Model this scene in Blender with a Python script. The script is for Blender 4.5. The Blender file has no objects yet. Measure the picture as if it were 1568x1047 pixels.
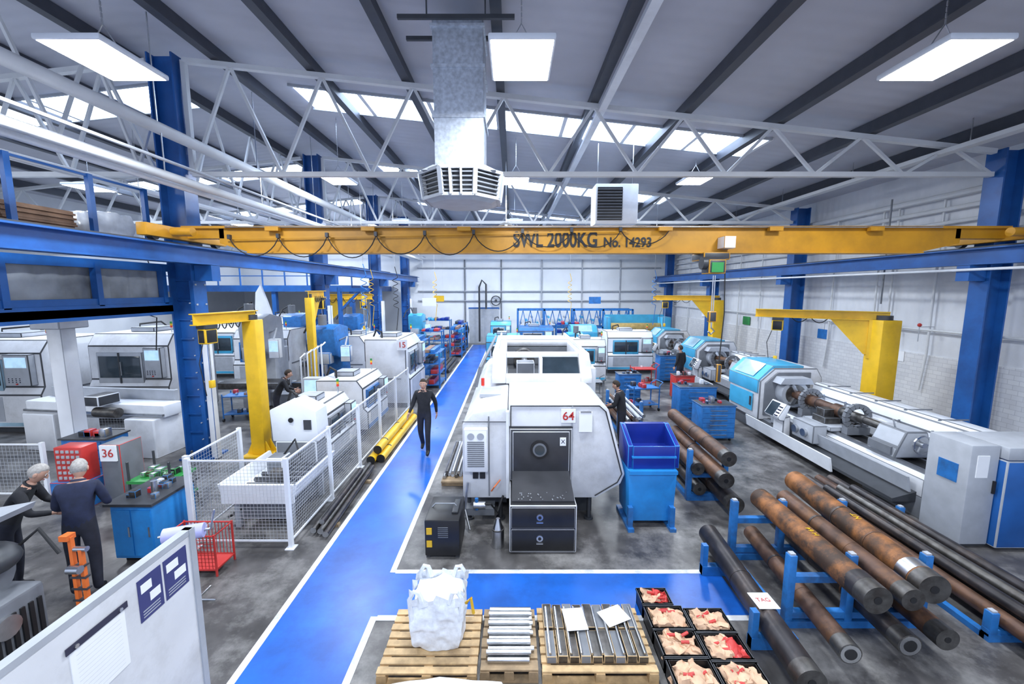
import bpy, bmesh, math, random
from mathutils import Vector, Matrix, noise, Euler
random.seed(7)
R=math.radians
# ---------------------------------------------------------------- materials
def M(name,col,rough=.5,metal=0.0,var=.10,scale=5.0,bump=0.0,emit=0.0,detail=6,dirt=None,dirtamt=.5,lo=.48,hi=.66,rv=0):
    m=bpy.data.materials.new(name); m.use_nodes=True
    nt=m.node_tree; b=nt.nodes['Principled BSDF']
    b.inputs['Roughness'].default_value=rough; b.inputs['Metallic'].default_value=metal
    tc=nt.nodes.new('ShaderNodeTexCoord'); n=nt.nodes.new('ShaderNodeTexNoise')
    n.inputs['Scale'].default_value=scale; n.inputs['Detail'].default_value=detail
    nt.links.new(tc.outputs['Object'],n.inputs['Vector'])
    r=nt.nodes.new('ShaderNodeValToRGB')
    r.color_ramp.elements[0].position=.32; r.color_ramp.elements[1].position=.68
    r.color_ramp.elements[0].color=tuple(max(0,c*(1-var)) for c in col)+(1,)
    r.color_ramp.elements[1].color=tuple(min(1,c*(1+var)) for c in col)+(1,)
    nt.links.new(n.outputs['Fac'],r.inputs['Fac'])
    out=r.outputs['Color']
    if dirt:
        n2=nt.nodes.new('ShaderNodeTexNoise'); n2.inputs['Scale'].default_value=scale*.35; n2.inputs['Detail'].default_value=12; n2.inputs['Roughness'].default_value=.72
        nt.links.new(tc.outputs['Object'],n2.inputs['Vector'])
        r2=nt.nodes.new('ShaderNodeValToRGB'); r2.color_ramp.elements[0].position=lo; r2.color_ramp.elements[1].position=hi
        r2.color_ramp.elements[0].color=(0,0,0,1); r2.color_ramp.elements[1].color=(dirtamt,)*3+(1,)
        nt.links.new(n2.outputs['Fac'],r2.inputs['Fac'])
        mx=nt.nodes.new('ShaderNodeMixRGB'); nt.links.new(r2.outputs['Color'],mx.inputs['Fac'])
        nt.links.new(out,mx.inputs['Color1']); mx.inputs['Color2'].default_value=tuple(dirt)+(1,)
        out=mx.outputs['Color']
        if rv:
            mr=nt.nodes.new('ShaderNodeMapRange'); mr.inputs['To Min'].default_value=rough-rv; mr.inputs['To Max'].default_value=rough+rv
            nt.links.new(n2.outputs['Fac'],mr.inputs['Value']); nt.links.new(mr.outputs['Result'],b.inputs['Roughness'])
    nt.links.new(out,b.inputs['Base Color'])
    if bump:
        bp=nt.nodes.new('ShaderNodeBump'); bp.inputs['Strength'].default_value=bump; bp.inputs['Distance'].default_value=.02
        nt.links.new(n.outputs['Fac'],bp.inputs['Height']); nt.links.new(bp.outputs['Normal'],b.inputs['Normal'])
    if emit:
        b.inputs['Emission Color'].default_value=tuple(col)+(1,); b.inputs['Emission Strength'].default_value=emit
    return m
white=M('white_paint',(.76,.78,.82),.4,var=.05,scale=2,dirt=(.45,.45,.46),dirtamt=.3)
cream=M('cream_paint',(.66,.67,.68),.5,var=.06,scale=2)
offw=M('offwhite_machine',(.66,.67,.70),.35,var=.05,scale=3,dirt=(.30,.29,.28),dirtamt=.4)
lgrey=M('light_grey',(.38,.40,.44),.45,var=.08)
mgrey=M('mid_grey',(.15,.16,.18),.5,var=.1)
dgrey=M('dark_grey',(.04,.043,.05),.45,var=.15)
purl=M('purlin_paint',(.055,.06,.075),.5,var=.1)
black=M('black_paint',(.012,.012,.014),.4,var=.2)
inset=M('charcoal_panel',(.035,.036,.042),.35,var=.15)
rubber=M('black_rubber',(.015,.015,.017),.7,var=.2)
steelblue=M('blue_steel_paint',(.012,.095,.33),.38,var=.18,scale=2,dirt=(.01,.045,.17),dirtamt=.6)
rackblue=M('rack_blue',(.02,.15,.43),.4,var=.15,scale=8,dirt=(.03,.05,.1),dirtamt=.6)
cyan=M('machine_cyan',(.06,.38,.62),.35,var=.08,scale=3,dirt=(.03,.2,.35),dirtamt=.4)
binblue=M('bin_blue',(.02,.24,.62),.4,var=.1,scale=3,dirt=(.02,.12,.35),dirtamt=.5)
navyblue=M('navy_tray',(.008,.025,.25),.3,var=.1)
yellow=M('yellow_paint',(.80,.48,.015),.4,var=.1,scale=3,dirt=(.45,.25,.02),dirtamt=.4)
orange=M('crane_orange_yellow',(.54,.25,.010),.45,var=.12,scale=2,dirt=(.26,.12,.012),dirtamt=.5)
steel=M('machined_steel',(.55,.56,.58),.3,1.0,var=.12,scale=9)
darksteel=M('dark_steel',(.12,.115,.11),.42,.8,var=.3,scale=9,dirt=(.05,.035,.03),dirtamt=.6)
rust=M('rusty_bar',(.25,.10,.032),.6,.25,var=.45,scale=6,bump=.25,dirt=(.045,.028,.02),dirtamt=.95,lo=.44,hi=.58)
rust2=M('brown_bar',(.085,.046,.032),.5,.4,var=.45,scale=6,bump=.15,dirt=(.22,.10,.04),dirtamt=.75)
barblk=M('black_bar',(.03,.027,.03),.4,.4,var=.35,scale=5,dirt=(.11,.08,.065),dirtamt=.6)
galv=M('galvanised_duct',(.56,.60,.66),.45,.45,var=.2,scale=16)
wood=M('pallet_wood',(.55,.38,.20),.7,var=.25,scale=7,dirt=(.22,.15,.09),dirtamt=.6)
wood2=M('dark_pallet_wood',(.34,.24,.14),.75,var=.25,scale=7,dirt=(.12,.09,.06),dirtamt=.6)
card=M('cardboard',(.27,.16,.10),.8,var=.25,scale=4)
kraft=M('kraft_paper',(.62,.40,.26),.7,var=.2,scale=10)
redm=M('red_paint',(.50,.035,.03),.4,var=.15)
orangem=M('orange_paint',(.75,.16,.03),.4,var=.1)
greenm=M('green_paint',(.03,.26,.06),.4)
paper=M('paper',(.85,.86,.88),.6,var=.02)
ink=M('ink',(.03,.03,.06),.6)
purple=M('poster_indigo',(.04,.045,.16),.5)
bagm=M('woven_bag',(.72,.75,.80),.55,var=.08,scale=24,bump=.2,dirt=(.5,.53,.6),dirtamt=.4)
lilac=M('lilac_roll',(.45,.45,.75),.6)
plastic=M('shrink_wrap',(.62,.66,.72),.25,var=.12,scale=6)
strip=M('translucent_strip',(.27,.29,.32),.15,var=.55,scale=.9)
glassd=M('dark_glass',(.03,.045,.06),.08,var=.3,scale=2)
glassl=M('blue_glass',(.30,.45,.55),.1,var=.3,scale=1.5)
led=M('led_panel',(.93,.96,1.0),.5,emit=18,var=0)
sky_em=M('skylight_pane',(.60,.75,1.0),.4,emit=10,var=.0)
screen=M('screen',(.4,.6,.75),.2,emit=.7,var=.3)
gold=M('gold_roll',(.60,.42,.16),.35,.5,var=.2)
red_em=M('red_lamp',(.8,.05,.03),.3)
wire=M('galvanised_wire',(.55,.57,.60),.4,.3)
skin=M('skin',(.52,.30,.22),.5,var=.06,scale=20)
shirt=M('navy_workwear',(.012,.018,.05),.8,var=.25,scale=12)
shirt2=M('black_workwear',(.012,.013,.018),.8,var=.25,scale=12)
trous=M('dark_trousers',(.014,.016,.028),.8,var=.25,scale=12)
shoe=M('boots',(.01,.009,.008),.5)
hairg=M('grey_hair',(.36,.34,.32),.8,var=.2,scale=40)
hairb=M('brown_hair',(.035,.022,.014),.8,var=.2,scale=40)
eyew=M('eye_white',(.8,.8,.8),.3); lips=M('lips',(.4,.15,.13),.5)
conc=M('concrete_floor',(.072,.068,.068),.38,var=.45,scale=2.8,detail=15,dirt=(.27,.262,.255),dirtamt=.9,lo=.46,hi=.66,rv=.2,bump=.06)
bluefloor=M('blue_floor_paint',(.012,.115,.50),.32,var=.18,scale=1.8,dirt=(.008,.06,.27),dirtamt=.75,rv=.14)
linew=M('white_floor_line',(.72,.73,.75),.5,var=.06,scale=9,dirt=(.28,.29,.31),dirtamt=.75)
roofm=M('roof_liner',(.49,.495,.55),.6,var=.06,scale=1)
def add_wave(m,axis,scale,strength,dist=.03):
    nt=m.node_tree; b=nt.nodes['Principled BSDF']
    tc=nt.nodes.new('ShaderNodeTexCoord'); w=nt.nodes.new('ShaderNodeTexWave'); w.bands_direction=axis
    w.inputs['Scale'].default_value=scale
    nt.links.new(tc.outputs['Object'],w.inputs['Vector'])
    bp=nt.nodes.new('ShaderNodeBump'); bp.inputs['Strength'].default_value=strength; bp.inputs['Distance'].default_value=dist
    nt.links.new(w.outputs['Fac'],bp.inputs['Height']); nt.links.new(bp.outputs['Normal'],b.inputs['Normal'])
add_wave(roofm,'Y',1.0,.25)
wallw=M('white_clad_wall',(.70,.71,.74),.6,var=.06,scale=1,dirt=(.45,.46,.48),dirtamt=.35); add_wave(wallw,'Y',1.2,.3)
wallf=M('white_end_wall',(.72,.74,.77),.6,var=.05,scale=1)
brick=M('painted_brick',(.70,.70,.70),.7,var=.06,scale=2)
nt=brick.node_tree; b=nt.nodes['Principled BSDF']; tc=nt.nodes.new('ShaderNodeTexCoord'); sx=nt.nodes.new('ShaderNodeSeparateXYZ'); cx=nt.nodes.new('ShaderNodeCombineXYZ')
br=nt.nodes.new('ShaderNodeTexBrick'); br.inputs['Scale'].default_value=2.2; br.inputs['Color1'].default_value=(.70,.70,.71,1); br.inputs['Color2'].default_value=(.62,.62,.64,1); br.inputs['Mortar'].default_value=(.5,.5,.52,1); br.inputs['Mortar Size'].default_value=.012
nt.links.new(tc.outputs['Object'],sx.inputs[0]); nt.links.new(sx.outputs['Y'],cx.inputs['X']); nt.links.new(sx.outputs['Z'],cx.inputs['Y']); nt.links.new(cx.outputs[0],br.inputs['Vector']); nt.links.new(br.outputs['Color'],b.inputs['Base Color'])

# ---------------------------------------------------------------- builder
class B:
    def __init__(s,name,T=None):
        s.name=name; s.bm=bmesh.new(); s.mats=[]; s.T=T or Matrix.Identity(4)
    def mi(s,m):
        if m not in s.mats: s.mats.append(m)
        return s.mats.index(m)
    def v(s,p): return s.bm.verts.new(s.T@Vector(p))
    def face(s,vs,m):
        try:
            f=s.bm.faces.new(vs); f.material_index=s.mi(m); f.smooth=True; return f
        except ValueError: return None
    def quad(s,pts,m): return s.face([s.v(p) for p in pts],m)
    def _bev(s,faces,bev,seg=2):
        es=set()
        for f in faces:
            if f: es.update(f.edges)
        bmesh.ops.bevel(s.bm,geom=list(es),offset=bev,segments=seg,affect='EDGES',profile=.5,clamp_overlap=True)
    def box(s,x0,x1,y0,y1,z0,z1,m,bev=0):
        p=[s.v((x,y,z)) for z in(z0,z1) for y in(y0,y1) for x in(x0,x1)]
        fs=[s.face([p[i] for i in q],m) for q in((0,2,3,1),(4,5,7,6),(0,1,5,4),(2,6,7,3),(0,4,6,2),(1,3,7,5))]
        if bev: s._bev(fs,bev)
    def prism(s,poly,ax,a0,a1,m,bev=0):
        def P(q,a):
            return {'x':(a,q[0],q[1]),'y':(q[0],a,q[1]),'z':(q[0],q[1],a)}[ax]
        A=[s.v(P(q,a0)) for q in poly]; C=[s.v(P(q,a1)) for q in poly]; n=len(poly)
        fs=[s.face(A[::-1],m),s.face(C,m)]
        for i in range(n): fs.append(s.face([A[i],A[(i+1)%n],C[(i+1)%n],C[i]],m))
        fs=[f for f in fs if f]
        bmesh.ops.recalc_face_normals(s.bm,faces=fs)
        if bev: s._bev(fs,bev)
    def ring(s,c,d,r,seg,up=None):
        d=Vector(d).normalized(); a=d.orthogonal().normalized() if up is None else (up-d*up.dot(d)).normalized()
        b=d.cross(a)
        return [s.v(Vector(c)+(a*math.cos(t)+b*math.sin(t))*r) for t in[2*math.pi*i/seg for i in range(seg)]],a
    def cyl(s,p0,p1,r,m,r1=None,seg=16,cap=None):
        p0=Vector(p0);p1=Vector(p1);d=p1-p0
        A,u=s.ring(p0,d,r,seg); C,_=s.ring(p1,d,r if r1 is None else r1,seg,u)
        for i in range(seg): s.face([A[i],A[(i+1)%seg],C[(i+1)%seg],C[i]],m)
        s.face(A[::-1],cap or m); s.face(C,cap or m)
    def bar(s,p0,p1,r,m): s.cyl(p0,p1,r,m,seg=4)
    def tube(s,pts,r,m,seg=8):
        pts=[Vector(p) for p in pts]; rs=r if isinstance(r,(list,tuple)) else [r]*len(pts)
        rings=[];u=None
        for i,p in enumerate(pts):
            d=(pts[min(i+1,len(pts)-1)]-pts[max(i-1,0)])
            if u is None: rg,u=s.ring(p,d,rs[i],seg)
            else: rg,u=s.ring(p,d,rs[i],seg,u)
            rings.append(rg)
        for A,C in zip(rings,rings[1:]):
            for i in range(seg): s.face([A[i],A[(i+1)%seg],C[(i+1)%seg],C[i]],m)
        s.face(rings[0][::-1],m); s.face(rings[-1],m)
    def beam(s,p0,p1,w,h,m):
        p0=Vector(p0);p1=Vector(p1);d=(p1-p0).normalized()
        side=d.cross(Vector((0,0,1)))
        if side.length<.01: side=Vector((1,0,0))
        side.normalize(); up=side.cross(d)
        rg=[]
        for p in(p0,p1): rg.append([s.v(p+side*a*w/2+up*b*h/2) for a,b in((-1,-1),(1,-1),(1,1),(-1,1))])
        A,C=rg
        fs=[s.face([A[i],A[(i+1)%4],C[(i+1)%4],C[i]],m) for i in range(4)]+[s.face(A[::-1],m),s.face(C,m)]
        bmesh.ops.recalc_face_normals(s.bm,faces=[f for f in fs if f])
    def ibeam(s,x0,x1,y0,y1,z0,z1,m,t=.03,axis='z'):
        if axis=='z':
            s.box(x0,x0+t,y0,y1,z0,z1,m); s.box(x1-t,x1,y0,y1,z0,z1,m); s.box(x0+t,x1-t,(y0+y1)/2-t/2,(y0+y1)/2+t/2,z0,z1,m)
        else:
            s.box(x0,x1,y0,y1,z0,z0+t,m); s.box(x0,x1,y0,y1,z1-t,z1,m)
            if axis=='y': s.box((x0+x1)/2-t/2,(x0+x1)/2+t/2,y0,y1,z0+t,z1-t,m)
            else: s.box(x0,x1,(y0+y1)/2-t/2,(y0+y1)/2+t/2,z0+t,z1-t,m)
    def ball(s,c,sc,m,u=16,v=10,fn=None,rot=None):
        c=Vector(c); grid=[]
        for j in range(v+1):
            ph=math.pi*j/v; row=[]
            for i in range(u):
                th=2*math.pi*i/u
                q=Vector((math.sin(ph)*math.cos(th),math.sin(ph)*math.sin(th),math.cos(ph)))
                if fn: q=fn(q)
                q=Vector((q.x*sc[0],q.y*sc[1],q.z*sc[2]))
                if rot: q=rot@q
                row.append(q+c)
            grid.append(row)
        top=s.v(sum(grid[0],Vector())/u); bot=s.v(sum(grid[-1],Vector())/u)
        vs=[[s.v(p) for p in row] for row in grid[1:-1]]
        for i in range(u):
            k=(i+1)%u
            s.face([top,vs[0][i],vs[0][k]],m); s.face([bot,vs[-1][k],vs[-1][i]],m)
            for j in range(len(vs)-1): s.face([vs[j][i],vs[j+1][i],vs[j+1][k],vs[j][k]],m)
    def blob(s,x0,x1,y0,y1,z0,z1,m,amp=.05,fr=3,n=10,bulge=.1,seed=0):
        c=Vector(((x0+x1)/2,(y0+y1)/2,(z0+z1)/2)); h=Vector(((x1-x0)/2,(y1-y0)/2,(z1-z0)/2))
        pts={}
        def g(a,b,cc):
            key=(round(a,4),round(b,4),round(cc,4))
            if key in pts: return pts[key]
            q=Vector((a,b,cc)); l=1+bulge*(1-abs(cc))-.05*(abs(a)*abs(b)+abs(b)*abs(cc)+abs(a)*abs(cc))
            p=c+Vector((q.x*h.x*l,q.y*h.y*l,q.z*h.z*(1-.05*(abs(a)+abs(b)))))
            p+=noise.noise_vector(p*fr+Vector((seed,0,0)))*amp+noise.noise_vector(p*fr*2.7+Vector((seed,5,0)))*amp*.4
            if p.z<z0: p.z=z0
            pts[key]=s.v(p); return pts[key]
        L=[-1+2*i/n for i in range(n+1)]
        for i in range(n):
            for j in range(n):
                a,b,a2,b2=L[i],L[j],L[i+1],L[j+1]
                for sg in(-1,1):
                    for q in([(a,b,sg),(a2,b,sg),(a2,b2,sg),(a,b2,sg)],[(a,sg,b),(a2,sg,b),(a2,sg,b2),(a,sg,b2)],[(sg,a,b),(sg,a2,b),(sg,a2,b2),(sg,a,b2)]):
                        s.face([g(*w) for w in q],m)
    def add_mesh(s,me,mf,X=None):
        X=X or Matrix.Identity(4)
        vs=[s.v(X@v.co) for v in me.vertices]
        for p in me.polygons:
            s.face([vs[i] for i in p.vertices],mf(X@p.center))
    def text(s,body,loc,rot,size,m,ext=.004,sx=1,off=0):
        cu=bpy.data.curves.new('t','FONT'); cu.body=body; cu.size=size; cu.extrude=ext; cu.offset=off; cu.align_x='CENTER'; cu.align_y='CENTER'
        ob=bpy.data.objects.new('t',cu); bpy.context.scene.collection.objects.link(ob)
        dg=bpy.context.evaluated_depsgraph_get(); me=bpy.data.meshes.new_from_object(ob.evaluated_get(dg))
        X=Matrix.Translation(loc)@Euler(rot).to_matrix().to_4x4()@Matrix.Diagonal((sx,1,1,1))
        s.add_mesh(me,lambda c:m,X)
        bpy.data.objects.remove(ob); bpy.data.meshes.remove(me); bpy.data.curves.remove(cu)
    def done(s,ang=35,recalc=True):
        if recalc: bmesh.ops.recalc_face_normals(s.bm,faces=s.bm.faces)
        me=bpy.data.meshes.new(s.name); s.bm.to_mesh(me); s.bm.free()
        for m in s.mats: me.materials.append(m)
        me.set_sharp_from_angle(angle=R(ang))
        ob=bpy.data.objects.new(s.name,me); bpy.context.scene.collection.objects.link(ob)
        return ob
def TM(x,y,z=0,rot=0): return Matrix.Translation((x,y,z))@Matrix.Rotation(R(rot),4,'Z')
def area(name,loc,size,power,col=(.9,.95,1),rot=(0,0,0),sy=None):
    l=bpy.data.lights.new(name,'AREA'); l.energy=power; l.color=col; l.size=size
    if sy: l.shape='RECTANGLE'; l.size_y=sy
    o=bpy.data.objects.new(name,l); o.location=loc; o.rotation_euler=rot; bpy.context.scene.collection.objects.link(o); return o
RND=random.uniform
# ---------------------------------------------------------------- room
XR=11.6; XL=-20.0; YF=31.0; YB=-4.0; RX=-7.4
def roof(x): return 9.3-.105*abs(x-RX)
b=B('floor'); b.box(XL,XR,YB,YF,-.15,0,conc); b.done()
b=B('wall_right'); b.box(XR,XR+.2,YB,YF,2.2,roof(XR)+.05,wallw); b.box(XR-.04,XR+.2,YB,YF,0,2.2,brick); b.done()
b=B('wall_far'); b.prism([(XL,0),(XR,0),(XR,roof(XR)),(RX,roof(RX)),(XL,roof(XL))],'y',YF,YF+.2,wallf); b.done()
b=B('wall_left'); b.box(XL-.2,XL,YB,YF,0,roof(XL)+.05,wallf); b.done()
b=B('ceiling'); b.prism([(XL,roof(XL)),(RX,roof(RX)),(XR,roof(XR)),(XR,roof(XR)+.15),(RX,roof(RX)+.15),(XL,roof(XL)+.15)],'y',YB,YF,roofm); b.done()
b=B('floor_marking_aisle')
b.box(-2.85,-1.7,1.0,YF-1,0,.004,bluefloor); b.box(-1.7,2.95,4.62,5.42,0,.004,bluefloor)
b.box(-2.92,-2.84,1.0,YF-1,0,.008,linew); b.box(-1.74,-1.66,5.42,YF-3,0,.008,linew); b.box(-1.74,-1.66,1.0,4.62,0,.008,linew)
b.box(-1.66,2.95,5.40,5.48,0,.008,linew); b.box(-1.66,3.0,4.56,4.64,0,.008,linew)
b.done()
b=B('roof_purlins')
for sg in(1,-1):
    x=RX+sg*1.0
    while XL<x<XR:
        z=roof(x); b.box(x-.05,x+.05,YB,YF,z-.26,z-.01,purl); b.box(x-.09,x+.09,YB,YF,z-.28,z-.25,purl); x+=sg*2.05
b.done()
n=1
for yc in(11.7,18.3,24.8):
    for (xa,xb,cnt) in((-5.6,6.6,7),(-17.5,-8.6,5)):
        b=B('window_%d'%n); n+=1
        w=(xb-xa)/cnt
        for i in range(cnt):
            a=xa+i*w+.05; c=xa+(i+1)*w-.05
            b.quad([(a,yc-.65,roof(a)-.02),(c,yc-.65,roof(c)-.02),(c,yc+.65,roof(c)-.02),(a,yc+.65,roof(a)-.02)],sky_em)
            b.box(c,c+.1,yc-.67,yc+.67,roof(c)-.06,roof(c)-.01,white)
        for s_ in(-1,1):
            b.beam((xa,yc+s_*.68,roof(xa)-.04),(xb,yc+s_*.68,roof(xb)-.04),.06,.06,lgrey)
        b.done()
BAYS=(9.6,16.2,22.8,29.2)
for y in BAYS:
    b=B('steel_column'); b.ibeam(-7.75,-7.2,y-.2,y+.2,0,roof(-7.5)-.3,steelblue,.035)
    b.box(-7.85,-7.1,y-.3,y+.3,0,.04,steelblue)
    b.box(-7.19,-6.8,y-.14,y+.14,4.2,4.55,steelblue)
    for k in range(9):
        for yy in(-.14,.14): b.box(-7.2,-7.18,y+yy-.018,y+yy+.018,.5+k*.45,.536+k*.45,lgrey)
        b.box(-7.72,-7.23,y-.06,y-.015,.6+k*.45,.63+k*.45,steelblue)
        b.cyl((-7.3,y-.2,.5+k*.4),(-7.3,y-.23,.5+k*.4),.014,lgrey,seg=6)
    b.box(-7.30,-7.22,y-.19,y-.04,0.2,4.2,steelblue)
    b.box(-7.16,-7.02,y-.18,y-.02,0,3.4,white,.01)
    b.done()
    b=B('steel_column'); b.ibeam(10.75,11.25,y-.2,y+.2,0,roof(11)-.3,steelblue,.035)
    b.box(10.7,11.3,y-.28,y+.28,0,.04,steelblue); b.box(10.35,10.74,y-.14,y+.14,4.2,4.55,steelblue); b.done()
b=B('steel_column'); b.ibeam(10.75,11.25,2.8,3.2,0,roof(11)-.3,steelblue,.035); b.done()
def truss(y,xa,xb,zb,n):
    b=B('roof_truss'); m=cream
    b.beam((xa,y,zb),(xb,y,zb),.12,.10,m)
    b.beam((xa,y,roof(xa)-.36),(xb,y,roof(xb)-.36),.12,.10,m)
    d=(xb-xa)/n
    for i in range(n):
        x0=xa+i*d; xm=x0+d/2; x1=x0+d
        b.beam((x0,y,zb),(xm,y,roof(xm)-.36),.06,.06,m); b.beam((xm,y,roof(xm)-.36),(x1,y,zb),.06,.06,m)
    b.beam((xa,y,zb),(xa,y,roof(xa)-.36),.1,.1,m)
    b.done()
for y in BAYS:
    truss(y,-7.1,10.7,6.55,9); truss(y,-19.5,-7.9,6.55,6)
b=B('eaves_lattice_girder'); x=-7.95
b.beam((x,-2,6.6),(x,YF-.5,6.6),.1,.1,cream)
y=-2
while y<YF-2:
    b.beam((x,y,6.6),(x,y+.8,8.6),.05,.05,cream); b.beam((x,y+.8,8.6),(x,y+1.6,6.6),.05,.05,cream); y+=1.6
b.done()
b=B('crane_rail_beam'); b.ibeam(-7.12,-6.82,-3,YF-.3,4.56,4.93,steelblue,.03,'y'); b.box(-7.0,-6.94,-3,YF-.3,4.93,4.97,dgrey); b.done()
b=B('crane_rail_beam'); b.ibeam(10.4,10.7,-3,YF-.3,4.56,4.93,steelblue,.03,'y'); b.box(10.52,10.58,-3,YF-.3,4.93,4.97,dgrey)
b.tube([(10.3,-2,4.45),(10.3,YF-1,4.45)],.03,white); b.done()
# bridge crane
b=B('overhead_bridge_crane'); yc=9.05
poly=[(-6.2,4.98),(-5.6,4.80),(8.7,4.80),(9.5,4.98),(9.5,5.28),(-6.2,5.28)]
b.prism(poly,'y',yc-.10,yc+.10,orange)
b.box(-6.95,10.5,yc-.17,yc+.17,5.28,5.33,orange); b.box(-5.6,8.7,yc-.17,yc+.17,4.77,4.80,orange)
b.box(-6.95,-6.1,yc-.1,yc+.1,5.08,5.28,orange); b.box(9.4,10.6,yc-.1,yc+.1,5.08,5.28,orange)
for X in(-6.97,10.55):
    b.box(X-.1,X+.1,yc-1.1,yc+1.1,5.03,5.27,orange,.02)
    for q in(-.85,.85): b.cyl((X-.06,yc+q,5.07),(X+.06,yc+q,5.07),.1,dgrey)
    b.cyl((X+(.2 if X<0 else -.2),yc-.6,5.15),(X+(.6 if X<0 else -.6),yc-.6,5.15),.09,orange)
b.tube([(-6,yc-.2,5.30),(9,yc-.2,5.30)],.015,steel)
b.beam((-6,yc-.19,5.06),(2.4,yc-.19,5.22),.02,.025,orange)
xs=[-5.9+i*1.02 for i in range(10)]
for i in range(len(xs)-1):
    a,c=xs[i],xs[i+1]; pts=[]; dp=.46 if i<6 else .34; zt=5.07+.02*i
    for k in range(13):
        t=k/12; pts.append((a+(c-a)*t,yc-.24,zt-dp*(1-(2*t-1)**2)**.8*(.8+.2*((i*37)%5)/5)))
    b.tube(pts,.011,rubber,6); b.box(a-.03,a+.03,yc-.27,yc-.2,zt-.02,zt+.07,dgrey)
for X in(-5,-3,-1,3.2,5.5,7.6): b.box(X-.14,X+.14,yc-.26,yc-.16,5.22,5.30,orange)
b.text('SWL 2000KG',(.92,yc-.112,5.04),(R(90),0,0),.44,black,sx=.72,off=.010)
b.text('No. 14293',(2.45,yc-.112,4.99),(R(90),0,0),.28,black,sx=.85,off=.006)
b.box(4.0,4.55,yc-.30,yc+.3,4.62,4.78,dgrey,.02); b.cyl((3.95,yc-.3,4.55),(4.4,yc-.3,4.55),.13,dgrey); b.box(4.05,4.40,yc-.45,yc-.1,4.33,4.62,dgrey,.02); b.box(4.10,4.34,yc-.47,yc-.45,4.36,4.56,greenm,.0); b.box(4.36,4.6,yc-.4,yc-.1,4.85,5.1,white,.01)
b.cyl((4.22,yc-.3,4.3),(4.22,yc-.3,3.55),.012,steel,seg=6); b.cyl((4.26,yc-.3,4.3),(4.26,yc-.3,3.55),.012,steel,seg=6)
b.box(4.16,4.32,yc-.36,yc-.24,3.32,3.55,dgrey,.02); b.tube([(4.24,yc-.3,3.32),(4.24,yc-.3,3.2),(4.31,yc-.3,3.13),(4.24,yc-.3,3.06),(4.18,yc-.3,3.12)],.018,steel)
b.tube([(4.5,yc-.2,4.6),(4.55,yc-.2,3.5),(4.5,yc-.2,2.4)],.012,rubber,6); b.box(4.45,4.55,yc-.25,yc-.17,2.0,2.4,dgrey,.02)
b.done()
b=B('service_pipes_left')
b.tube([(-6.5,-2,6.95),(-6.5,YF-1,6.95)],.11,cream,12)
b.tube([(-6.45,-2,6.12),(-6.45,YF-1,6.12)],.08,cream,12); b.tube([(-6.65,-2,6.05),(-6.65,YF-1,6.05)],.06,white,12)
b.tube([(-6.2,-2,6.3),(-6.2,YF-1,6.3)],.03,lgrey,8); b.tube([(-8.6,-2,6.3),(-8.6,YF-1,6.3)],.06,white,8); b.tube([(-9.4,-2,6.45),(-9.4,YF-1,6.45)],.04,cream,8)
for y in(2,5,8,11,14,17,20,24): b.bar((-6.5,y,7.0),(-6.5,y,8.9),.012,steel); b.bar((-6.45,y,6.1),(-6.45,y,6.9),.012,steel)
b.done()
b=B('ceiling_cable_tray'); b.box(1.88,2.04,-2,YF-2,7.86,7.94,white)
for y in range(0,28,3): b.bar((1.96,y,7.9),(1.96,y,roof(2)-.02),.012,steel)
b.done()
b=B('ceiling_cable_tray'); b.box(9.4,9.62,-2,YF-2,6.95,7.04,cream)
for y in range(0,28,3): b.bar((9.5,y,7),(9.5,y,roof(9.5)-.02),.012,steel)
b.done()
b=B('wall_service_pipes')
for z,r in((6.45,.08),(6.1,.06),(5.75,.05),(5.4,.04),(2.9,.03)): b.tube([(XR-.15,-2,z),(XR-.15,YF-.5,z)],r,cream,8)
for y in(8.2,11.3,12.6,13.1,14.9,17.4,19.2,21.0,24.0,27):
    b.tube([(XR-.12,y,6.4),(XR-.12,y,2.2),(XR-.12,y+.1,1.2)],.03,cream,8)
b.tube([(10.6,11.9,6.5),(10.6,11.9,3.6)],.022,mgrey,8)
for y in(11.2,12.2,13.6,14.6,17.6,18.6):
    b.tube([(XR-.1,y,3.0),(XR-.5,y,3.0),(XR-.5,y,2.6)],.012,lgrey,6); b.ball((XR-.5,y,3.05),(.05,.05,.05),redm if int(y)%2 else dgrey,8,6)
b.done()
b=B('wall_notice_signs')
for (y,z,w_,h_,m) in((15.0,2.2,.5,.35,rackblue),(17.0,2.4,.4,.5,paper),(12.0,1.9,.4,.3,paper),(20.0,2.3,.6,.4,greenm),(24.5,2.4,.6,.6,paper)): b.box(XR-.06,XR-.045,y,y+w_,z,z+h_,m)
b.done()
b=B('ceiling_air_duct'); X,Y=-.86,7.45
b.box(X-.4,X+.4,Y-.4,Y+.4,6.0,roof(X)-.35,galv,.01)
for z in(6.75,7.5): b.box(X-.43,X+.43,Y-.43,Y+.43,z,z+.05,galv)
b.box(X-.43,X+.43,Y-.43,Y+.43,8.1,8.14,galv)
b.prism([(X-.42,6.0),(X+.42,6.0),(X+.6,5.92),(X-.6,5.92)],'y',Y-.5,Y+.5,lgrey)
def octo(r,z): return [(X+r*math.cos(R(22.5+45*i)),Y+r*math.sin(R(22.5+45*i)),z) for i in range(8)]
o1=octo(.74,5.92);o2=octo(.68,5.52);o3=octo(.55,5.46)
b.face([b.v(p) for p in o1],lgrey); b.face([b.v(p) for p in o3[::-1]],lgrey)
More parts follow.
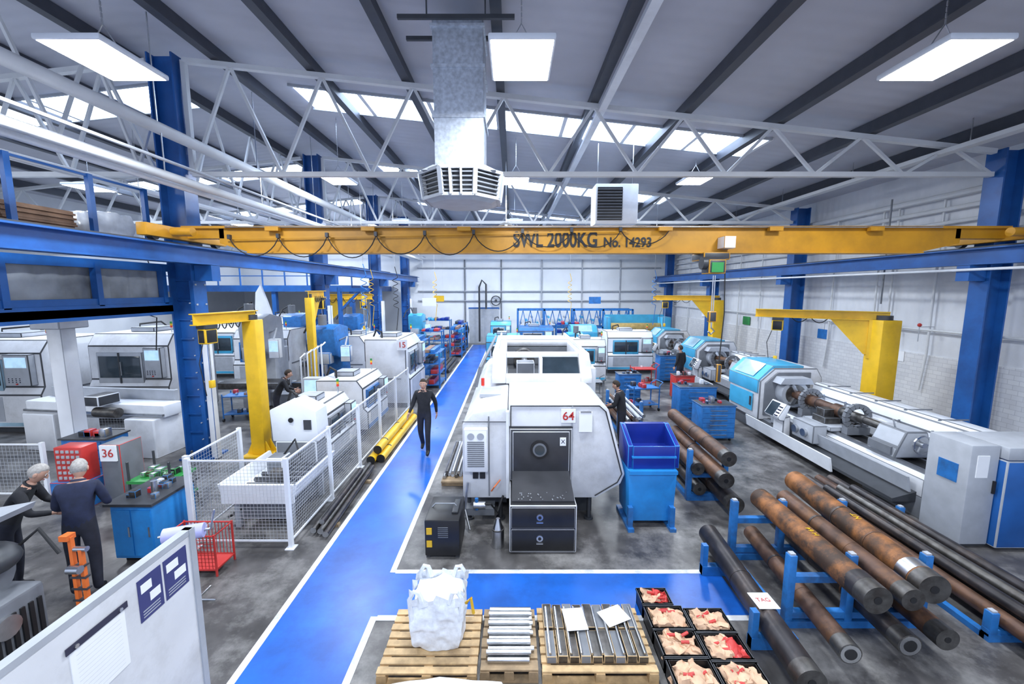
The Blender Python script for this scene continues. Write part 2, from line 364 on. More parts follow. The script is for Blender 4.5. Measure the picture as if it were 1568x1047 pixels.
for i in range(8):
    a,c=Vector(o1[i]),Vector(o1[(i+1)%8]); d,e=Vector(o2[i]),Vector(o2[(i+1)%8])
    ins=lambda p:p+(Vector((X,Y,p.z))-p)*.12
    b.quad([ins(a),ins(c),ins(e),ins(d)],dgrey)
    b.beam(a,d,.07,.05,lgrey)
    b.beam(a,c,.05,.05,lgrey); b.beam(d,e,.05,.05,lgrey)
    for k in range(1,6):
        t=k/6; b.beam(a.lerp(d,t),c.lerp(e,t),.015,.022,mgrey)
    if i%2: b.beam(a.lerp(c,.3),d.lerp(e,.3),.03,.1,cream); b.beam(a.lerp(c,.6),d.lerp(e,.6),.03,.1,cream)
    b.quad([d,e,Vector(o3[(i+1)%8]),Vector(o3[i])],lgrey)
for s_ in(-.55,.0): b.beam((X-.9,Y+s_,8.15),(X+.9,Y+s_,8.15),.05,.06,dgrey)
for s_ in(-.45,.45): b.bar((X+s_,Y-.55,8.15),(X+s_,Y-.55,roof(X)-.2),.015,dgrey)
b.done()
b=B('hanging_heater_unit'); X,Y=2.95,12
b.box(X-.6,X+.6,Y,Y+.7,5.85,6.95,white,.02); b.box(X-.55,X+.15,Y-.03,Y,5.95,6.85,black)
for k in range(11): b.box(X-.55,X+.15,Y-.06,Y-.03,5.98+k*.08,6.0+k*.08,mgrey)
for s_ in(-.5,.5): b.bar((X+s_,Y+.3,6.95),(X+s_,Y+.3,roof(X)-.1),.015,steel)
b.done()
b=B('ceiling_fan_heater',TM(0,1.3)); b.cyl((-.2,13,5.9),(-.2,13.4,5.9),.36,dgrey,seg=20); b.cyl((-.2,12.97,5.9),(-.2,13,5.9),.3,black,seg=20); b.bar((-.2,13.2,6.2),(-.2,13.2,roof(0)-.1),.02,steel)
for k in range(4): b.beam((-.2,12.96,5.9),(-.2+.28*math.cos(k*1.57),12.96,5.9+.28*math.sin(k*1.57)),.1,.08,mgrey)
b.done()
b=B('ceiling_extract_grille'); b.box(4.0,5.3,3.9,4.6,7.2,7.5,lgrey,.02)
for k in range(6): b.box(4.05,5.25,3.95+k*.1,3.99+k*.1,7.17,7.2,dgrey)
b.tube([(4.6,4.2,7.5),(4.6,4.2,roof(4.6))],.15,galv,12); b.done()
def lamp(x,y,z,pw):
    b=B('high_bay_light'); b.box(x-.40,x+.40,y-.5,y+.5,z,z+.07,white,.02)
    b.box(x-.22,x+.22,y-.3,y+.3,z+.07,z+.13,lgrey,.02)
    b.quad([(x-.37,y-.47,z-.004),(x-.37,y+.47,z-.004),(x+.37,y+.47,z-.004),(x+.37,y-.47,z-.004)],led)
    for s_ in(-.35,.35): b.bar((x+s_*.6,y,z+.1),(x,y,z+.45),.008,steel)
    zz=z+.45
    while zz<roof(x)-.05:
        b.bar((x,y,zz),(x,y,zz+.055),.011,steel); zz+=.07
    b.bar((x,y,z+.45),(x,y,roof(x)-.01),.004,steel)
    b.done(recalc=False)
    area('lamp_light',(x,y,z-.05),.7,pw,(.86,.93,1.0),sy=.9)
for x in(-5.2,.12,5.5):
    lamp(x,5.7,6.9,240); lamp(x,12.9,7.25,240); lamp(x,20.2,7.2,225); lamp(x,26.4,7.2,230); lamp(x,-.8,6.9,230)  # last lamp of each set is unseen behind the camera, added as fill
for y in(13.2,20.2,26.4): lamp(-13,y,7.1,300)
lamp(-11.5,5.5,7.0,220)
# ---------------------------------------------------------------- mezzanine
b=B('mezzanine_platform')
b.box(XL+.1,-7.85,1.0,9.3,4.75,4.9,lgrey); b.box(XL+.1,-7.62,1.0,9.3,3.52,3.66,white)
b.box(-7.72,-7.62,1.0,9.3,3.46,3.72,steelblue)
b.box(-7.74,-7.64,1.0,9.35,4.4,4.56,steelblue); b.box(-7.74,-7.64,1.0,9.35,3.72,3.84,steelblue)
y=1.9
while y<9.3:
    b.box(-7.74,-7.62,y-.05,y+.05,3.7,4.5,steelblue); y+=1.45
b.box(-7.82,-7.78,1.0,9.3,3.75,4.5,strip)
for k in range(20):
    yy=1.1+k*.41; b.prism([(-7.78,yy),(-7.755,yy+.2),(-7.78,yy+.39)],'z',3.80,4.45,strip)
b.box(-10.5,-10.2,1.85,2.15,0,3.52,white,.01); b.box(-9.6,-9.3,8.45,8.75,0,3.52,white,.01)
b.box(-9.75,-9.15,8.3,8.9,3.2,3.52,white,.02)
b.done()
b=B('mezzanine_guardrail')
for y in(3.6,5.3,6.75,8.05,9.22): b.box(-7.98,-7.90,y-.045,y+.045,4.9,6.15,steelblue)
b.box(-7.96,-7.92,1.0,9.2,6.1,6.14,steelblue)
b.done()
b=B('flat_cardboard_stack')
b.box(-8.85,-8.05,4.3,7.95,4.9,5.0,wood2)
for k in range(11):
    o=RND(-.05,.05)
    for (ya,yb) in((4.35,5.5),(5.55,6.7),(6.75,7.9)): b.box(-8.8+o,-8.10+o*.8,ya+o*.4,yb+o*.4,5.0+k*.040,5.035+k*.040,card)
b.done()
b=B('shrink_wrapped_pallet'); b.box(-8.7,-8.02,8.15,9.1,4.9,5.0,wood2)
b.blob(-8.7,-8.04,8.17,9.1,5.0,5.55,plastic,.04,5,10,0); b.done()
area('underfloor_fill',(-12.5,5.5,3.4),4,280,(.9,.95,1),sy=3)  # added fill light without a fixture, brightens the space below the mezzanine
b=B('far_mezzanine')
b.box(XL+.1,-9.0,23.4,YF-.1,4.0,4.2,white); b.box(-9.05,-8.95,23.4,YF-.1,3.9,4.25,steelblue); b.box(XL+.1,-9.0,23.35,23.45,3.9,4.25,steelblue)
for z in(4.75,5.25): b.box(XL+.2,-9.0,23.38,23.42,z,z+.05,steelblue); b.box(-9.02,-8.98,23.4,YF-.2,z,z+.05,steelblue)
x=-19
while x<-8.9: b.box(x-.03,x+.03,23.37,23.43,4.2,5.28,steelblue); x+=1.25
for x in(-18,-13.5,-9.1): b.box(x-.12,x+.12,23.5,23.75,0,4.0,steelblue)
b.done()

# ---------------------------------------------------------------- machine 64
b=B('cnc_turning_centre')
b.prism([(-.84,.45),(-.84,1.75),(-.66,1.95),(-.07,2.06),(-.07,.45)],'y',6.7,12.3,offw,.03)
b.prism([(-.06,.45),(-.06,2.12),(1.48,2.12),(1.62,2.02),(1.93,.88),(1.86,.70),(1.45,.45)],'y',6.7,8.5,offw,.03)
b.prism([(-.06,.45),(-.06,2.05),(1.5,2.05),(1.75,1.2),(1.45,.45)],'y',8.5,12.3,offw,.03)
hp_=[(8.35,2.08),(8.35,2.20),(8.75,2.66),(12.2,2.66),(12.2,2.05)]
b.prism(hp_,'x',-.42,-.12,offw,.02); b.prism(hp_,'x',1.42,1.66,offw,.02)
b.prism([(8.35,2.08),(8.35,2.20),(8.42,2.28),(9.0,2.1)],'x',-.12,1.42,offw)
b.box(-.12,1.42,10.6,12.2,2.54,2.66,offw); b.box(-.12,1.42,8.72,8.95,2.56,2.66,offw,.01)
b.box(-.12,1.42,10.6,10.7,2.05,2.56,mgrey)
b.quad([(.62,8.42,2.24),(1.40,8.42,2.24),(1.40,8.74,2.60),(.62,8.74,2.60)],glassd)
b.box(.57,.63,8.4,8.75,2.2,2.6,offw)
b.cyl((.3,10.5,2.28),(.3,10.1,2.28),.26,darksteel,seg=24); b.cyl((.3,10.1,2.28),(.3,9.2,2.3),.08,steel)
b.box(.1,.5,9.0,9.4,2.08,2.4,mgrey,.02)
b.box(-.1,1.4,9.0,10.6,2.06,2.09,dgrey)
for X in(-.3,1.5): b.tube([(X,8.9,2.66),(X,8.9,2.76),(X,11.8,2.76),(X,11.8,2.66)],.025,white)
b.tube([(-.3,10.4,2.76),(1.5,10.4,2.76)],.02,white)
b.tube([(-.75,8.4,2.0),(-.66,8.4,2.4),(-.5,9.2,2.68),(-.45,11.5,2.7)],.035,mgrey)
for k in range(5): b.box(-.80,-.75,7.4+k*.95,7.42+k*.95,1.76,1.80,dgrey); b.box(-.855,-.84,7.4+k*.95,7.43+k*.95,.5,1.72,mgrey)
b.box(-.62,-.2,7.6,8.1,1.98,2.06,lgrey,.01)
seam=[(-.02,.5),(-.02,2.08),(1.46,2.08),(1.57,1.98),(1.87,.89),(1.8,.74),(1.42,.5)]
b.tube([(p[0],6.69,p[1]) for p in seam],.010,black,6)
b.box(-.06,1.02,6.675,6.7,1.70,1.73,dgrey); b.box(1.0,1.02,6.68,6.7,.5,2.08,lgrey)
b.box(-.03,1.0,6.64,6.70,.80,1.70,dgrey,.01); b.box(.01,.96,6.62,6.645,.84,1.66,inset,.01)
b.cyl((.46,6.63,1.36),(.46,6.58,1.36),.155,black,seg=28); b.cyl((.46,6.59,1.36),(.46,6.57,1.36),.115,mgrey,seg=28); b.cyl((.46,6.575,1.36),(.46,6.565,1.36),.085,glassd,seg=28)
b.prism([(6.64,.84),(6.64,.98),(5.95,.80),(5.95,.76)],'x',.0,.96,inset)
b.box(-.04,.98,5.85,6.66,.02,.78,black,.015); b.box(-.01,.95,5.84,5.85,.05,.40,black,.004); b.box(-.01,.95,5.84,5.85,.42,.75,black,.004)
for X,z in((.42,.60),(.42,.26)):
    b.cyl((X,5.845,z),(X,5.825,z),.05,steel); b.cyl((X,5.828,z),(X,5.82,z),.025,black); b.box(X-.05,X+.05,5.826,5.84,z-.095,z-.075,steel)
for k in range(50): b.ball((RND(.05,.9),RND(5.9,6.4),.845),(.010,.010,.006),steel,5,4)
b.box(-.80,-.40,6.55,6.70,.98,1.72,white,.02)
for k in range(13): b.box(-.74,-.46,6.535,6.55,1.08+k*.035,1.095+k*.035,mgrey)
for X in(-.68,-.52): b.cyl((X,6.56,1.60),(X,6.545,1.60),.06,lgrey)
b.box(-.84,-.08,6.69,6.70,1.80,1.81,dgrey)
for X in(-.62,-.50): b.box(X-.045,X+.045,6.66,6.70,.82,.92,black)
b.box(-.4,-.38,6.68,6.71,.5,1.9,mgrey)
b.box(-.10,-.05,6.60,6.72,.5,2.0,white)
b.box(.82,1.06,6.66,6.69,1.80,2.03,paper); b.text('64',(.94,6.655,1.91),(R(90),0,0),.20,redm,.002,off=.002)
b.box(1.12,1.34,6.66,6.69,1.64,1.98,paper); b.box(1.14,1.32,6.655,6.66,1.97,2.0,steel)
b.box(.80,.90,6.61,6.62,1.42,1.56,paper); b.text('X',(.85,6.608,1.49),(R(90),0,0),.1,ink,.002)
b.box(1.75,1.95,9.4,9.9,1.5,2.2,white,.02); b.box(1.95,1.96,9.45,9.85,1.85,2.15,screen); b.tube([(1.6,9.65,2.25),(1.85,9.65,2.3),(1.85,9.65,2.2)],.04,white)
b.cyl((-.62,8.6,1.98),(-.62,8.6,2.14),.035,red_em)
b.box(-.05,1.45,7.1,12.2,.0,.45,dgrey); b.box(-.8,-.1,7.3,12.0,0.05,.45,mgrey)
for X,Y in((-.75,6.85),(-.2,6.85),(1.35,6.85)): b.cyl((X,Y,0),(X,Y,.46),.035,dgrey); b.cyl((X,Y,0),(X,Y,.03),.08,dgrey)
b.box(-.78,-.3,6.62,6.9,.18,.3,mgrey); b.cyl((-.65,6.6,.38),(-.45,6.6,.38),.06,steel); b.cyl((-.6,6.6,.3),(-.6,6.6,.5),.03,rackblue)
b.tube([(-.5,6.6,.4),(-.35,6.5,.45),(-.25,6.6,.25),(-.15,6.7,.5)],.02,rubber)
b.tube([(-.75,6.66,.75),(-.80,6.6,.3),(-.7,6.4,.05)],.02,steel); b.tube([(-.35,6.66,.6),(-.3,6.6,.7),(-.2,6.66,.8)],.012,orangem)
b.done()
b=B('coolant_transformer_box'); b.box(-1.30,-.78,5.72,6.45,.05,.62,black,.02)
for k in range(6): b.box(-1.1,-.95,5.71,5.72,.35+k*.03,.36+k*.03,mgrey)
for z in(.40,.20): b.box(-1.27,-1.19,5.708,5.72,z,z+.1,yellow)
b.box(-.92,-.82,5.9,6.3,.62,.65,dgrey,.01)
b.tube([(-1.25,6.1,.62),(-1.2,6.1,.68),(-.9,6.1,.68),(-.85,6.1,.62)],.012,steel)
for X in(-1.26,-.82): b.box(X-.03,X+.03,5.76,5.82,0,.05,dgrey); b.box(X-.03,X+.03,6.3,6.36,0,.05,dgrey)
b.done()
b=B('steel_funnel_can'); b.cyl((-.22,6.05,0),(-.22,6.05,.28),.095,steel,seg=24); b.cyl((-.22,6.05,.28),(-.22,6.05,.46),.09,steel,r1=.03,seg=24); b.cyl((-.22,6.05,.28),(-.22,6.05,.30),.1,darksteel,seg=24); b.done()
b=B('swarf_bin')
b.prism([(1.98,.12),(2.72,.12),(2.76,1.02),(1.94,1.02)],'y',6.55,7.2,binblue,.015)
b.box(1.95,2.75,6.5,6.56,.96,1.02,binblue)
for X in(1.98,2.68): b.box(X-.04,X+.04,6.46,6.55,.02,.4,rackblue); b.box(X-.05,X+.05,6.4,7.2,0,.06,rackblue)
b.box(1.98,2.74,6.56,6.62,.12,.18,rackblue)
tp=[(6.6,1.03),(6.6,1.42),(7.12,1.64),(7.2,1.64),(7.2,1.03)]
b.prism(tp,'x',1.94,2.02,navyblue,.01); b.prism(tp,'x',2.72,2.80,navyblue,.01)
b.box(2.02,2.72,7.1,7.2,1.03,1.64,navyblue); b.box(2.02,2.72,6.58,6.62,1.03,1.42,navyblue,.005); b.box(2.02,2.72,6.6,7.1,1.25,1.28,navyblue); b.box(2.0,2.74,6.56,6.60,1.22,1.25,binblue)
b.done()

# ---------------------------------------------------------------- generic machines
def lathe(name,T,L=6.2,body=offw,top=cyan):
    b=B(name,T)
    b.box(0,1.9,.15,1.5,0,.45,mgrey,.02); b.box(L-1.2,L,.3,1.2,0,.4,mgrey,.02); b.box(L*.45,L*.45+.7,.3,1.2,0,.4,mgrey,.02)
    b.prism([(.3,.4),(.3,.72),(.42,.78),(1.15,.78),(1.2,.4)],'x',1.7,L,offw,.01)
    for y in(.42,.85,1.05): b.box(1.75,L-.02,y,y+.07,.78,.84,steel if y<.9 else darksteel)
    b.box(1.75,L-.02,.5,.85,.78,.79,black)
    b.prism([(-.12,.28),(-.12,.34),(.30,.46),(.30,.28)],'x',1.5,L-.1,dgrey)
    b.prism([(-.15,.2),(-.2,.5),(-.16,.5),(-.10,.2)],'x',1.3,L*.75,white)
    b.prism([(.16,.46),(.10,.74),(.14,.74),(.2,.46)],'x',1.9,L-.1,lgrey)
    b.prism([(0,.4),(0,1.50),(.38,1.86),(1.55,1.86),(1.7,1.6),(1.7,.4)],'x',0,1.55,body,.03)
    b.prism([(-.03,1.15),(-.03,1.52),(.36,1.92),(1.2,1.92),(1.2,1.86),(.40,1.86),(.03,1.50),(.03,1.15)],'x',-.03,1.5,top,.01)
    b.quad([(.2,-.005,1.58),(1.2,-.005,1.58),(1.2,.33,1.925),(.2,.33,1.925)],glassl)
    b.box(.1,1.3,-.045,-.03,.6,1.1,top); b.box(1.2,1.26,-.07,-.03,.75,1.0,dgrey)
    b.prism([(.12,.55),(.12,1.45),(.45,1.75),(1.35,1.75),(1.35,.55)],'x',1.55,1.6,mgrey,.01)
    b.cyl((1.58,.75,1.22),(1.9,.75,1.22),.36,lgrey,seg=32); b.cyl((1.9,.75,1.22),(1.93,.75,1.22),.26,darksteel,seg=32)
    for k in range(3):
        a=k*2.094; b.beam((1.96,.75+.08*math.cos(a),1.22+.08*math.sin(a)),(1.96,.75+.3*math.cos(a),1.22+.3*math.sin(a)),.12,.09,steel)
    b.prism([(.3,1.5),(.4,1.66),(1.1,1.66),(1.2,1.5)],'x',1.6,1.95,lgrey)
    xe=L-1.35
    x=1.93
    for r,l in [(.12,.5),(.14,.35),(.11,.5),(.145,.25),(.1,.6),(.08,9)]:
        x2=min(x+l,xe)
        if x2>x: b.cyl((x,.75,1.22),(x2,.75,1.22),r,rust2 if r>.1 else darksteel,seg=20,cap=steel)
        x=x2
    for sx in(L*.42,L*.66):
        for k in range(16):
            a0,a1=k*math.pi/8,(k+1)*math.pi/8
            b.beam((sx,.75+.25*math.cos(a0),1.22+.25*math.sin(a0)),(sx,.75+.25*math.cos(a1),1.22+.25*math.sin(a1)),.08,.11,mgrey)
        b.box(sx-.08,sx+.08,.5,1.0,.84,1.0,mgrey)
    cx=L*.56
    b.box(cx-.45,cx+.45,.3,1.15,.84,.93,lgrey,.01); b.box(cx-.35,cx+.35,.0,.32,.50,.93,lgrey,.02); b.box(cx-.2,cx+.2,.35,.72,.93,1.08,darksteel,.01); b.box(cx-.12,cx+.12,.38,.62,1.08,1.26,darksteel,.01); b.bar((cx,.6,1.2),(cx,.7,1.2),.02,steel)
    for q in(-.2,.1): b.cyl((cx+q,0,.7),(cx+q,-.07,.7),.09,steel)
    for k in range(10): b.box(cx+RND(-.4,.4),cx+.45,RND(.8,1.0),1.1,.93,.93+RND(.03,.15),random.choice([darksteel,mgrey,steel]))
    b.prism([(-.28,.82),(-.32,.88),(-.12,1.22),(-.02,1.18),(-.16,.80)],'x',cx-.98,cx-.42,white,.01)
    b.quad([(cx-.94,-.325,.885),(cx-.62,-.325,.885),(cx-.62,-.148,1.19),(cx-.94,-.148,1.19)],glassd)
    for i in range(4):
        for j in range(4): b.box(cx-.59+i*.035,cx-.57+i*.035,-.315+j*.04,-.295+j*.04,.90+j*.068,.93+j*.068,ink)
    b.prism([(-.12,.28),(-.12,.85),(.05,.9),(.08,.28)],'x',cx-.9,cx-.5,offw,.02)
    tx=L-1.35
    b.prism([(.35,.84),(.42,1.05),(.55,1.36),(.95,1.36),(1.05,1.05),(1.12,.84)],'x',tx+.1,tx+.7,lgrey,.03)
    b.box(tx+.15,tx+.65,.32,.36,.90,1.05,mgrey); b.bar((tx+.4,.6,1.36),(tx+.5,.45,1.55),.015,steel)
    b.cyl((tx,.75,1.22),(tx+.15,.75,1.22),.09,steel); b.cyl((tx-.12,.75,1.22),(tx,.75,1.22),.01,steel,r1=.07)
    for k in range(16):
        a0,a1=k*math.pi/8,(k+1)*math.pi/8; b.bar((tx+.82,.75+.17*math.cos(a0),1.15+.17*math.sin(a0)),(tx+.82,.75+.17*math.cos(a1),1.15+.17*math.sin(a1)),.018,steel)
    for k in range(3): a=k*2.1; b.bar((tx+.79,.75,1.15),(tx+.82,.75+.17*math.cos(a),1.15+.17*math.sin(a)),.014,steel)
    b.cyl((tx+.7,.75,1.15),(tx+.86,.75,1.15),.05,steel)
    b.prism([(1.35,.35),(1.30,1.25),(1.35,1.47),(1.45,1.52),(1.95,1.46),(1.95,.35)],'x',1.7,L+.05,white,.02)
    b.box(1.9,L,1.27,1.31,.4,1.15,offw)
    for k in range(5): xx=2.2+k*(L-2.4)/5; b.box(xx,xx+.015,1.26,1.3,.4,1.3,mgrey); b.box(xx,xx+.015,1.36,1.95,1.5,1.525,mgrey)
    b.tube([(2.1,1.28,1.34),(3.4,1.28,1.34)],.02,sky_em)
    return b
b=lathe('engine_lathe',TM(6.85,12.7,0,-90),5.9); b.done()
b=B('electrical_cabinet'); b.box(6.98,7.42,6.0,6.65,.05,1.66,lgrey,.02); b.box(7.43,8.6,5.9,6.65,.05,1.45,steelblue,.02); b.box(7.43,8.6,5.9,6.65,1.46,1.66,lgrey,.02)
b.box(7.08,7.26,5.99,6.0,1.15,1.5,paper); b.box(7.36,7.39,5.97,6.0,.9,1.1,black); b.box(7.0,8.55,6.05,6.6,0,.05,dgrey); b.box(6.97,6.98,6.15,6.45,1.0,1.3,rackblue); b.done()
lathe('engine_lathe',TM(7.7,18.6,0,-90),4.6).done()
lathe('engine_lathe',TM(7.7,23.2,0,-90),3.9).done()

def cnc(name,T,w,d,h,body=offw,acc=cyan):
    b=B(name,T)
    b.box(.05,w-.05,.1,d,0,.18,dgrey); c=min(.35,h*.15)
    b.prism([(0,.15),(0,h*.42),(.12,h*.5),(.12,h-c),(.12+c*.7,h),(d,h),(d,.15)],'x',0,w,body,.025)
    x0=w*.12; x1=w*.68
    b.box(x0,x1,.06,.13,h*.46,h*.80,acc,.01); b.box(x0+.06,x1-.06,.04,.07,h*.52,h*.76,glassd,.005)
    b.box((x0+x1)/2-.02,(x0+x1)/2+.02,.03,.07,h*.46,h*.8,dgrey); b.bar(((x0+x1)/2+.08,.0,h*.55),((x0+x1)/2+.08,.0,h*.7),.015,steel)
    b.box(0.02,w-.02,-.012,.0,.2,.30,acc)
    b.box(x0,x1,-.01,.0,.34,.40*h,lgrey)
    b.box(w*.74,w*.95,-.05,.13,h*.52,h*.86,lgrey,.02); b.box(w*.76,w*.93,-.06,-.05,h*.72,h*.83,screen)
    for i in range(4):
        for j in range(3): b.box(w*.77+i*.06*w/2,w*.77+i*.06*w/2+.025,-.06,-.05,h*.56+j*.05,h*.56+j*.05+.025,ink)
    b.cyl((w*.84,-.05,h*.545),(w*.84,-.08,h*.545),.02,redm)
    for k in range(8): b.box(-.006,0,d*.55,d*.85,.35+k*.06,.37+k*.06,dgrey); b.box(w,w+.006,d*.55,d*.85,.35+k*.06,.37+k*.06,dgrey)
    b.box(-.012,0,d*.2,d*.9,h*.42,h*.44,mgrey); b.box(w,w+.012,d*.2,d*.9,h*.42,h*.44,mgrey)
    b.box(w*.3,w*.6,d*.4,d*.8,h,h+.14,lgrey,.02)
    b.cyl((w*.9,d*.3,h),(w*.9,d*.3,h+.16),.015,steel); b.cyl((w*.9,d*.3,h+.16),(w*.9,d*.3,h+.22),.03,red_em); b.cyl((w*.9,d*.3,h+.22),(w*.9,d*.3,h+.28),.03,yellow); b.cyl((w*.9,d*.3,h+.28),(w*.9,d*.3,h+.34),.03,greenm)
    b.tube([(w*.2,d*.7,h),(w*.2,d*.7,h+.2),(w*.35,d*.9,h+.25),(w*.4,d,h)],.03,rubber)
    return b
def cncL(x,y,w,d,h,**k): return cnc('cnc_machining_centre',TM(x,y,0,90),w,d,h,**k)
cncL(-4.0,8.75,1.5,1.2,1.45,acc=mgrey).done()
cncL(-3.95,11.0,1.8,1.4,1.55,acc=rackblue).done()
b=cncL(-3.45,13.7,2.4,1.5,2.35,acc=lgrey); b.T=Matrix.Identity(4); b.box(-3.85,-3.50,13.65,13.68,2.0,2.35,paper); b.text('15',(-3.675,13.645,2.17),(R(90),0,0),.26,redm,.002,off=.003); b.done()
cncL(-6.0,17.0,2.2,1.2,2.1,acc=cyan).done()
for (x,y,r,w_,d_,h_,bd,ac) in((-12.6,12.0,0,2.4,2.0,2.7,offw,lgrey),(-16.5,11.2,0,3.4,2.2,2.6,offw,glassl),(-11.2,16.3,0,2.2,1.6,2.4,offw,rackblue),(-14.4,18.6,0,2.4,2,2.4,offw,cyan),(-12.8,20.8,10,2.0,1.6,2.6,offw,rackblue),(-7.9,18.6,90,1.6,1.1,2.3,white,cyan)):
    cnc('cnc_milling_machine',TM(x,y,0,r),w_,d_,h_,body=bd,acc=ac).done()
def vmill(name,T,col,h=2.6):
    b=B(name,T)
    b.prism([(0,0),(0,.5),(.2,.6),(.2,h*.55),(-.35,h*.62),(-.45,h*.95),(.1,h),(.8,h*.95),(.9,.6),(1.0,0)],'x',0,.8,col,.03)
    b.box(.15,.65,-.55,-.2,h*.52,h*.66,lgrey,.02); b.cyl((.4,-.38,h*.40),(.4,-.38,h*.55),.09,steel); b.cyl((.4,-.38,h*.34),(.4,-.38,h*.4),.03,steel)
    b.box(-.6,1.4,-.75,-.05,h*.24,h*.31,darksteel,.01); b.box(.1,.7,-.6,.1,.05,h*.24,col,.02)
    b.cyl((-.75,-.4,h*.27),(-.6,-.4,h*.27),.12,steel); b.cyl((.4,-.38,h),(.4,-.38,h+.35),.14,mgrey)
    b.box(1.0,1.35,-.5,-.3,h*.55,h*.75,white,.02); b.box(1.03,1.32,-.51,-.5,h*.62,h*.73,screen); b.tube([(.8,0,h*.8),(1.15,-.2,h*.85),(1.15,-.4,h*.75)],.03,lgrey)
    b.tube([(.1,.5,h*.96),(.0,.4,h*1.12),(-.2,.0,h*1.05),(-.3,-.3,h*.9)],.03,rubber)
    return b
for (x,y,c,h_) in((-6.9,14.5,rackblue,2.8),(-9.0,13.9,lgrey,3.2),(-9.9,18.2,rackblue,3.0),(-6.2,25.0,cyan,2.6),(-8.6,21.2,rackblue,2.8)): vmill('vertical_milling_machine',TM(x,y,0,0),c,h_).done()
b=B('machine_fin_guard'); b.prism([(-9.6,1.9),(-9.4,3.9),(-9.2,4.2),(-9.0,3.6),(-8.7,2.6),(-8.5,1.9)],'y',15.2,15.3,white,.02); b.box(-9.6,-8.5,15.1,15.5,0,1.9,lgrey,.02); b.done()
def jib(T,h,L,ang,w=.35,brace=True):
    b=B('jib_crane',T)
    b.box(-w,w,-w,w,0,.04,yellow)
    b.box(-w/2,w/2,-w/2,w/2,.04,h,yellow,.015)
    for sg in(-1,1):
        for yy in(-w*.3,w*.3): b.prism([(sg*w/2,.04),(sg*w*.95,.04),(sg*w/2,.35)],'y',yy-.01,yy+.01,yellow)
    b.T=T@Matrix.Rotation(R(ang),4,'Z')
    b.cyl((0,0,h),(0,0,h+.12),w*.35,dgrey)
    b.ibeam(-.1,L,-.09,.09,h-.02,h+.22,yellow,.02,'x')
    if brace: b.prism([(w*.5,h-.02),(w*.5,h-.95),(w*.5+.12,h-.95),(1.15,h-.02)],'y',-.03,.03,yellow); b.box(w*.3,w*.62,-.1,.1,h-1.05,h-.02,yellow)
    tx=L*.8
    b.box(tx-.14,tx+.14,-.12,.12,h-.1,h-.02,dgrey); b.box(tx-.15,tx+.15,-.1,.1,h-.42,h-.1,black,.03); b.bar((tx,0,h-.42),(tx,0,h-1.2),.012,steel); b.box(tx-.05,tx+.05,-.04,.04,h-1.36,h-1.2,yellow,.01)
    b.tube([(tx+.1,0,h-.3),(tx+.25,0,h-.8),(tx+.15,0,h-1.5)],.01,rubber,6)
    for i in range(4):
        a=.2+i*(L-.6)/5; c=a+(L-.6)/5; b.tube([(a+(c-a)*k/6,-.12,h+.05-.2*(1-(k/3-1)**2)) for k in range(7)],.012,rubber,6)
    b.done()
jib(TM(-6.15,9.75),3.3,1.5,-100,.32,False)
jib(TM(-6.5,13.3),3.75,1.7,100,.22)
jib(TM(9.95,11.0),3.2,3.0,142,.50)
jib(TM(10.1,20.4),3.5,3.0,165,.5)
jib(TM(-8.0,17.6),3.6,2.0,30,.2)
b=B('blue_swing_arm_hoist'); b.cyl((-6.6,15.9,0),(-6.6,15.9,4.1),.09,steelblue); b.beam((-6.6,15.9,4.0),(-5.3,15.3,4.0),.1,.14,steelblue); b.beam((-6.6,15.9,3.2),(-5.7,15.5,3.95),.06,.08,steelblue); b.bar((-5.5,15.4,3.9),(-5.5,15.4,2.6),.012,steel); b.box(-5.58,-5.42,15.32,15.48,3.4,3.8,yellow,.02); b.box(-6.8,-6.4,15.7,16.1,0,.04,steelblue); b.done()

b=lathe('heavy_duty_lathe',TM(3.5,24.0,0,0),6.4,body=cyan,top=cyan)
b.cyl((2.4,.75,1.75),(5.4,.75,1.75),.28,gold,seg=24); b.box(2.1,2.35,.3,1.2,1.4,2.4,cyan,.02); b.box(5.4,5.9,.3,1.2,.8,2.4,cyan,.02); b.box(2.2,5.8,1.3,1.4,1.5,2.5,cyan); b.done()
b=B('blue_storage_gantry')
for x in(0.4,2.2,4.2,6.2,8.2): b.box(x-.06,x+.06,28,28.12,0,2.7,rackblue); b.box(x-.06,x+.06,29,29.12,0,2.7,rackblue)
for z in(1.4,2.6): b.box(.4,8.2,28,28.1,z,z+.12,rackblue); b.box(.4,8.2,29,29.1,z,z+.12,rackblue)
for i in range(15):
    x=.5+i*.5; b.beam((x,28.05,1.5),(x+.25,28.05,2.6),.05,.05,rackblue); b.beam((x+.25,28.05,2.6),(x+.5,28.05,1.5),.05,.05,rackblue)
for i in range(19): b.cyl((.6+i*.38,28.1,1.75+.2*(i%3)),(.6+i*.38,29,1.75+.2*(i%3)),.08,cyan if i%2 else lgrey,seg=10)
b.done()
cnc('cnc_grinder',TM(.4,25.4,0,0),2.2,1.6,1.7,body=rackblue,acc=lgrey).done()
cnc('cnc_grinder',TM(-1.45,27.4,0,0),1.4,1.2,1.9,body=cyan,acc=lgrey).done()
vmill('radial_drill',TM(2.9,21.6,0,0),cyan,1.8).done()
cnc('cnc_grinder',TM(2.5,17.2,0,0),1.5,1.3,1.9,body=offw,acc=cyan).done()
cnc('cnc_grinder',TM(.2,14.6,0,0),1.7,1.6,1.9,body=offw,acc=cyan).done()
cnc('cnc_grinder',TM(-1.2,18.6,0,0),1.6,1.6,1.9,body=cyan,acc=white).done()
cnc('cnc_grinder',TM(4.6,19.6,0,0),2.2,1.4,2.0,body=white,acc=cyan).done()
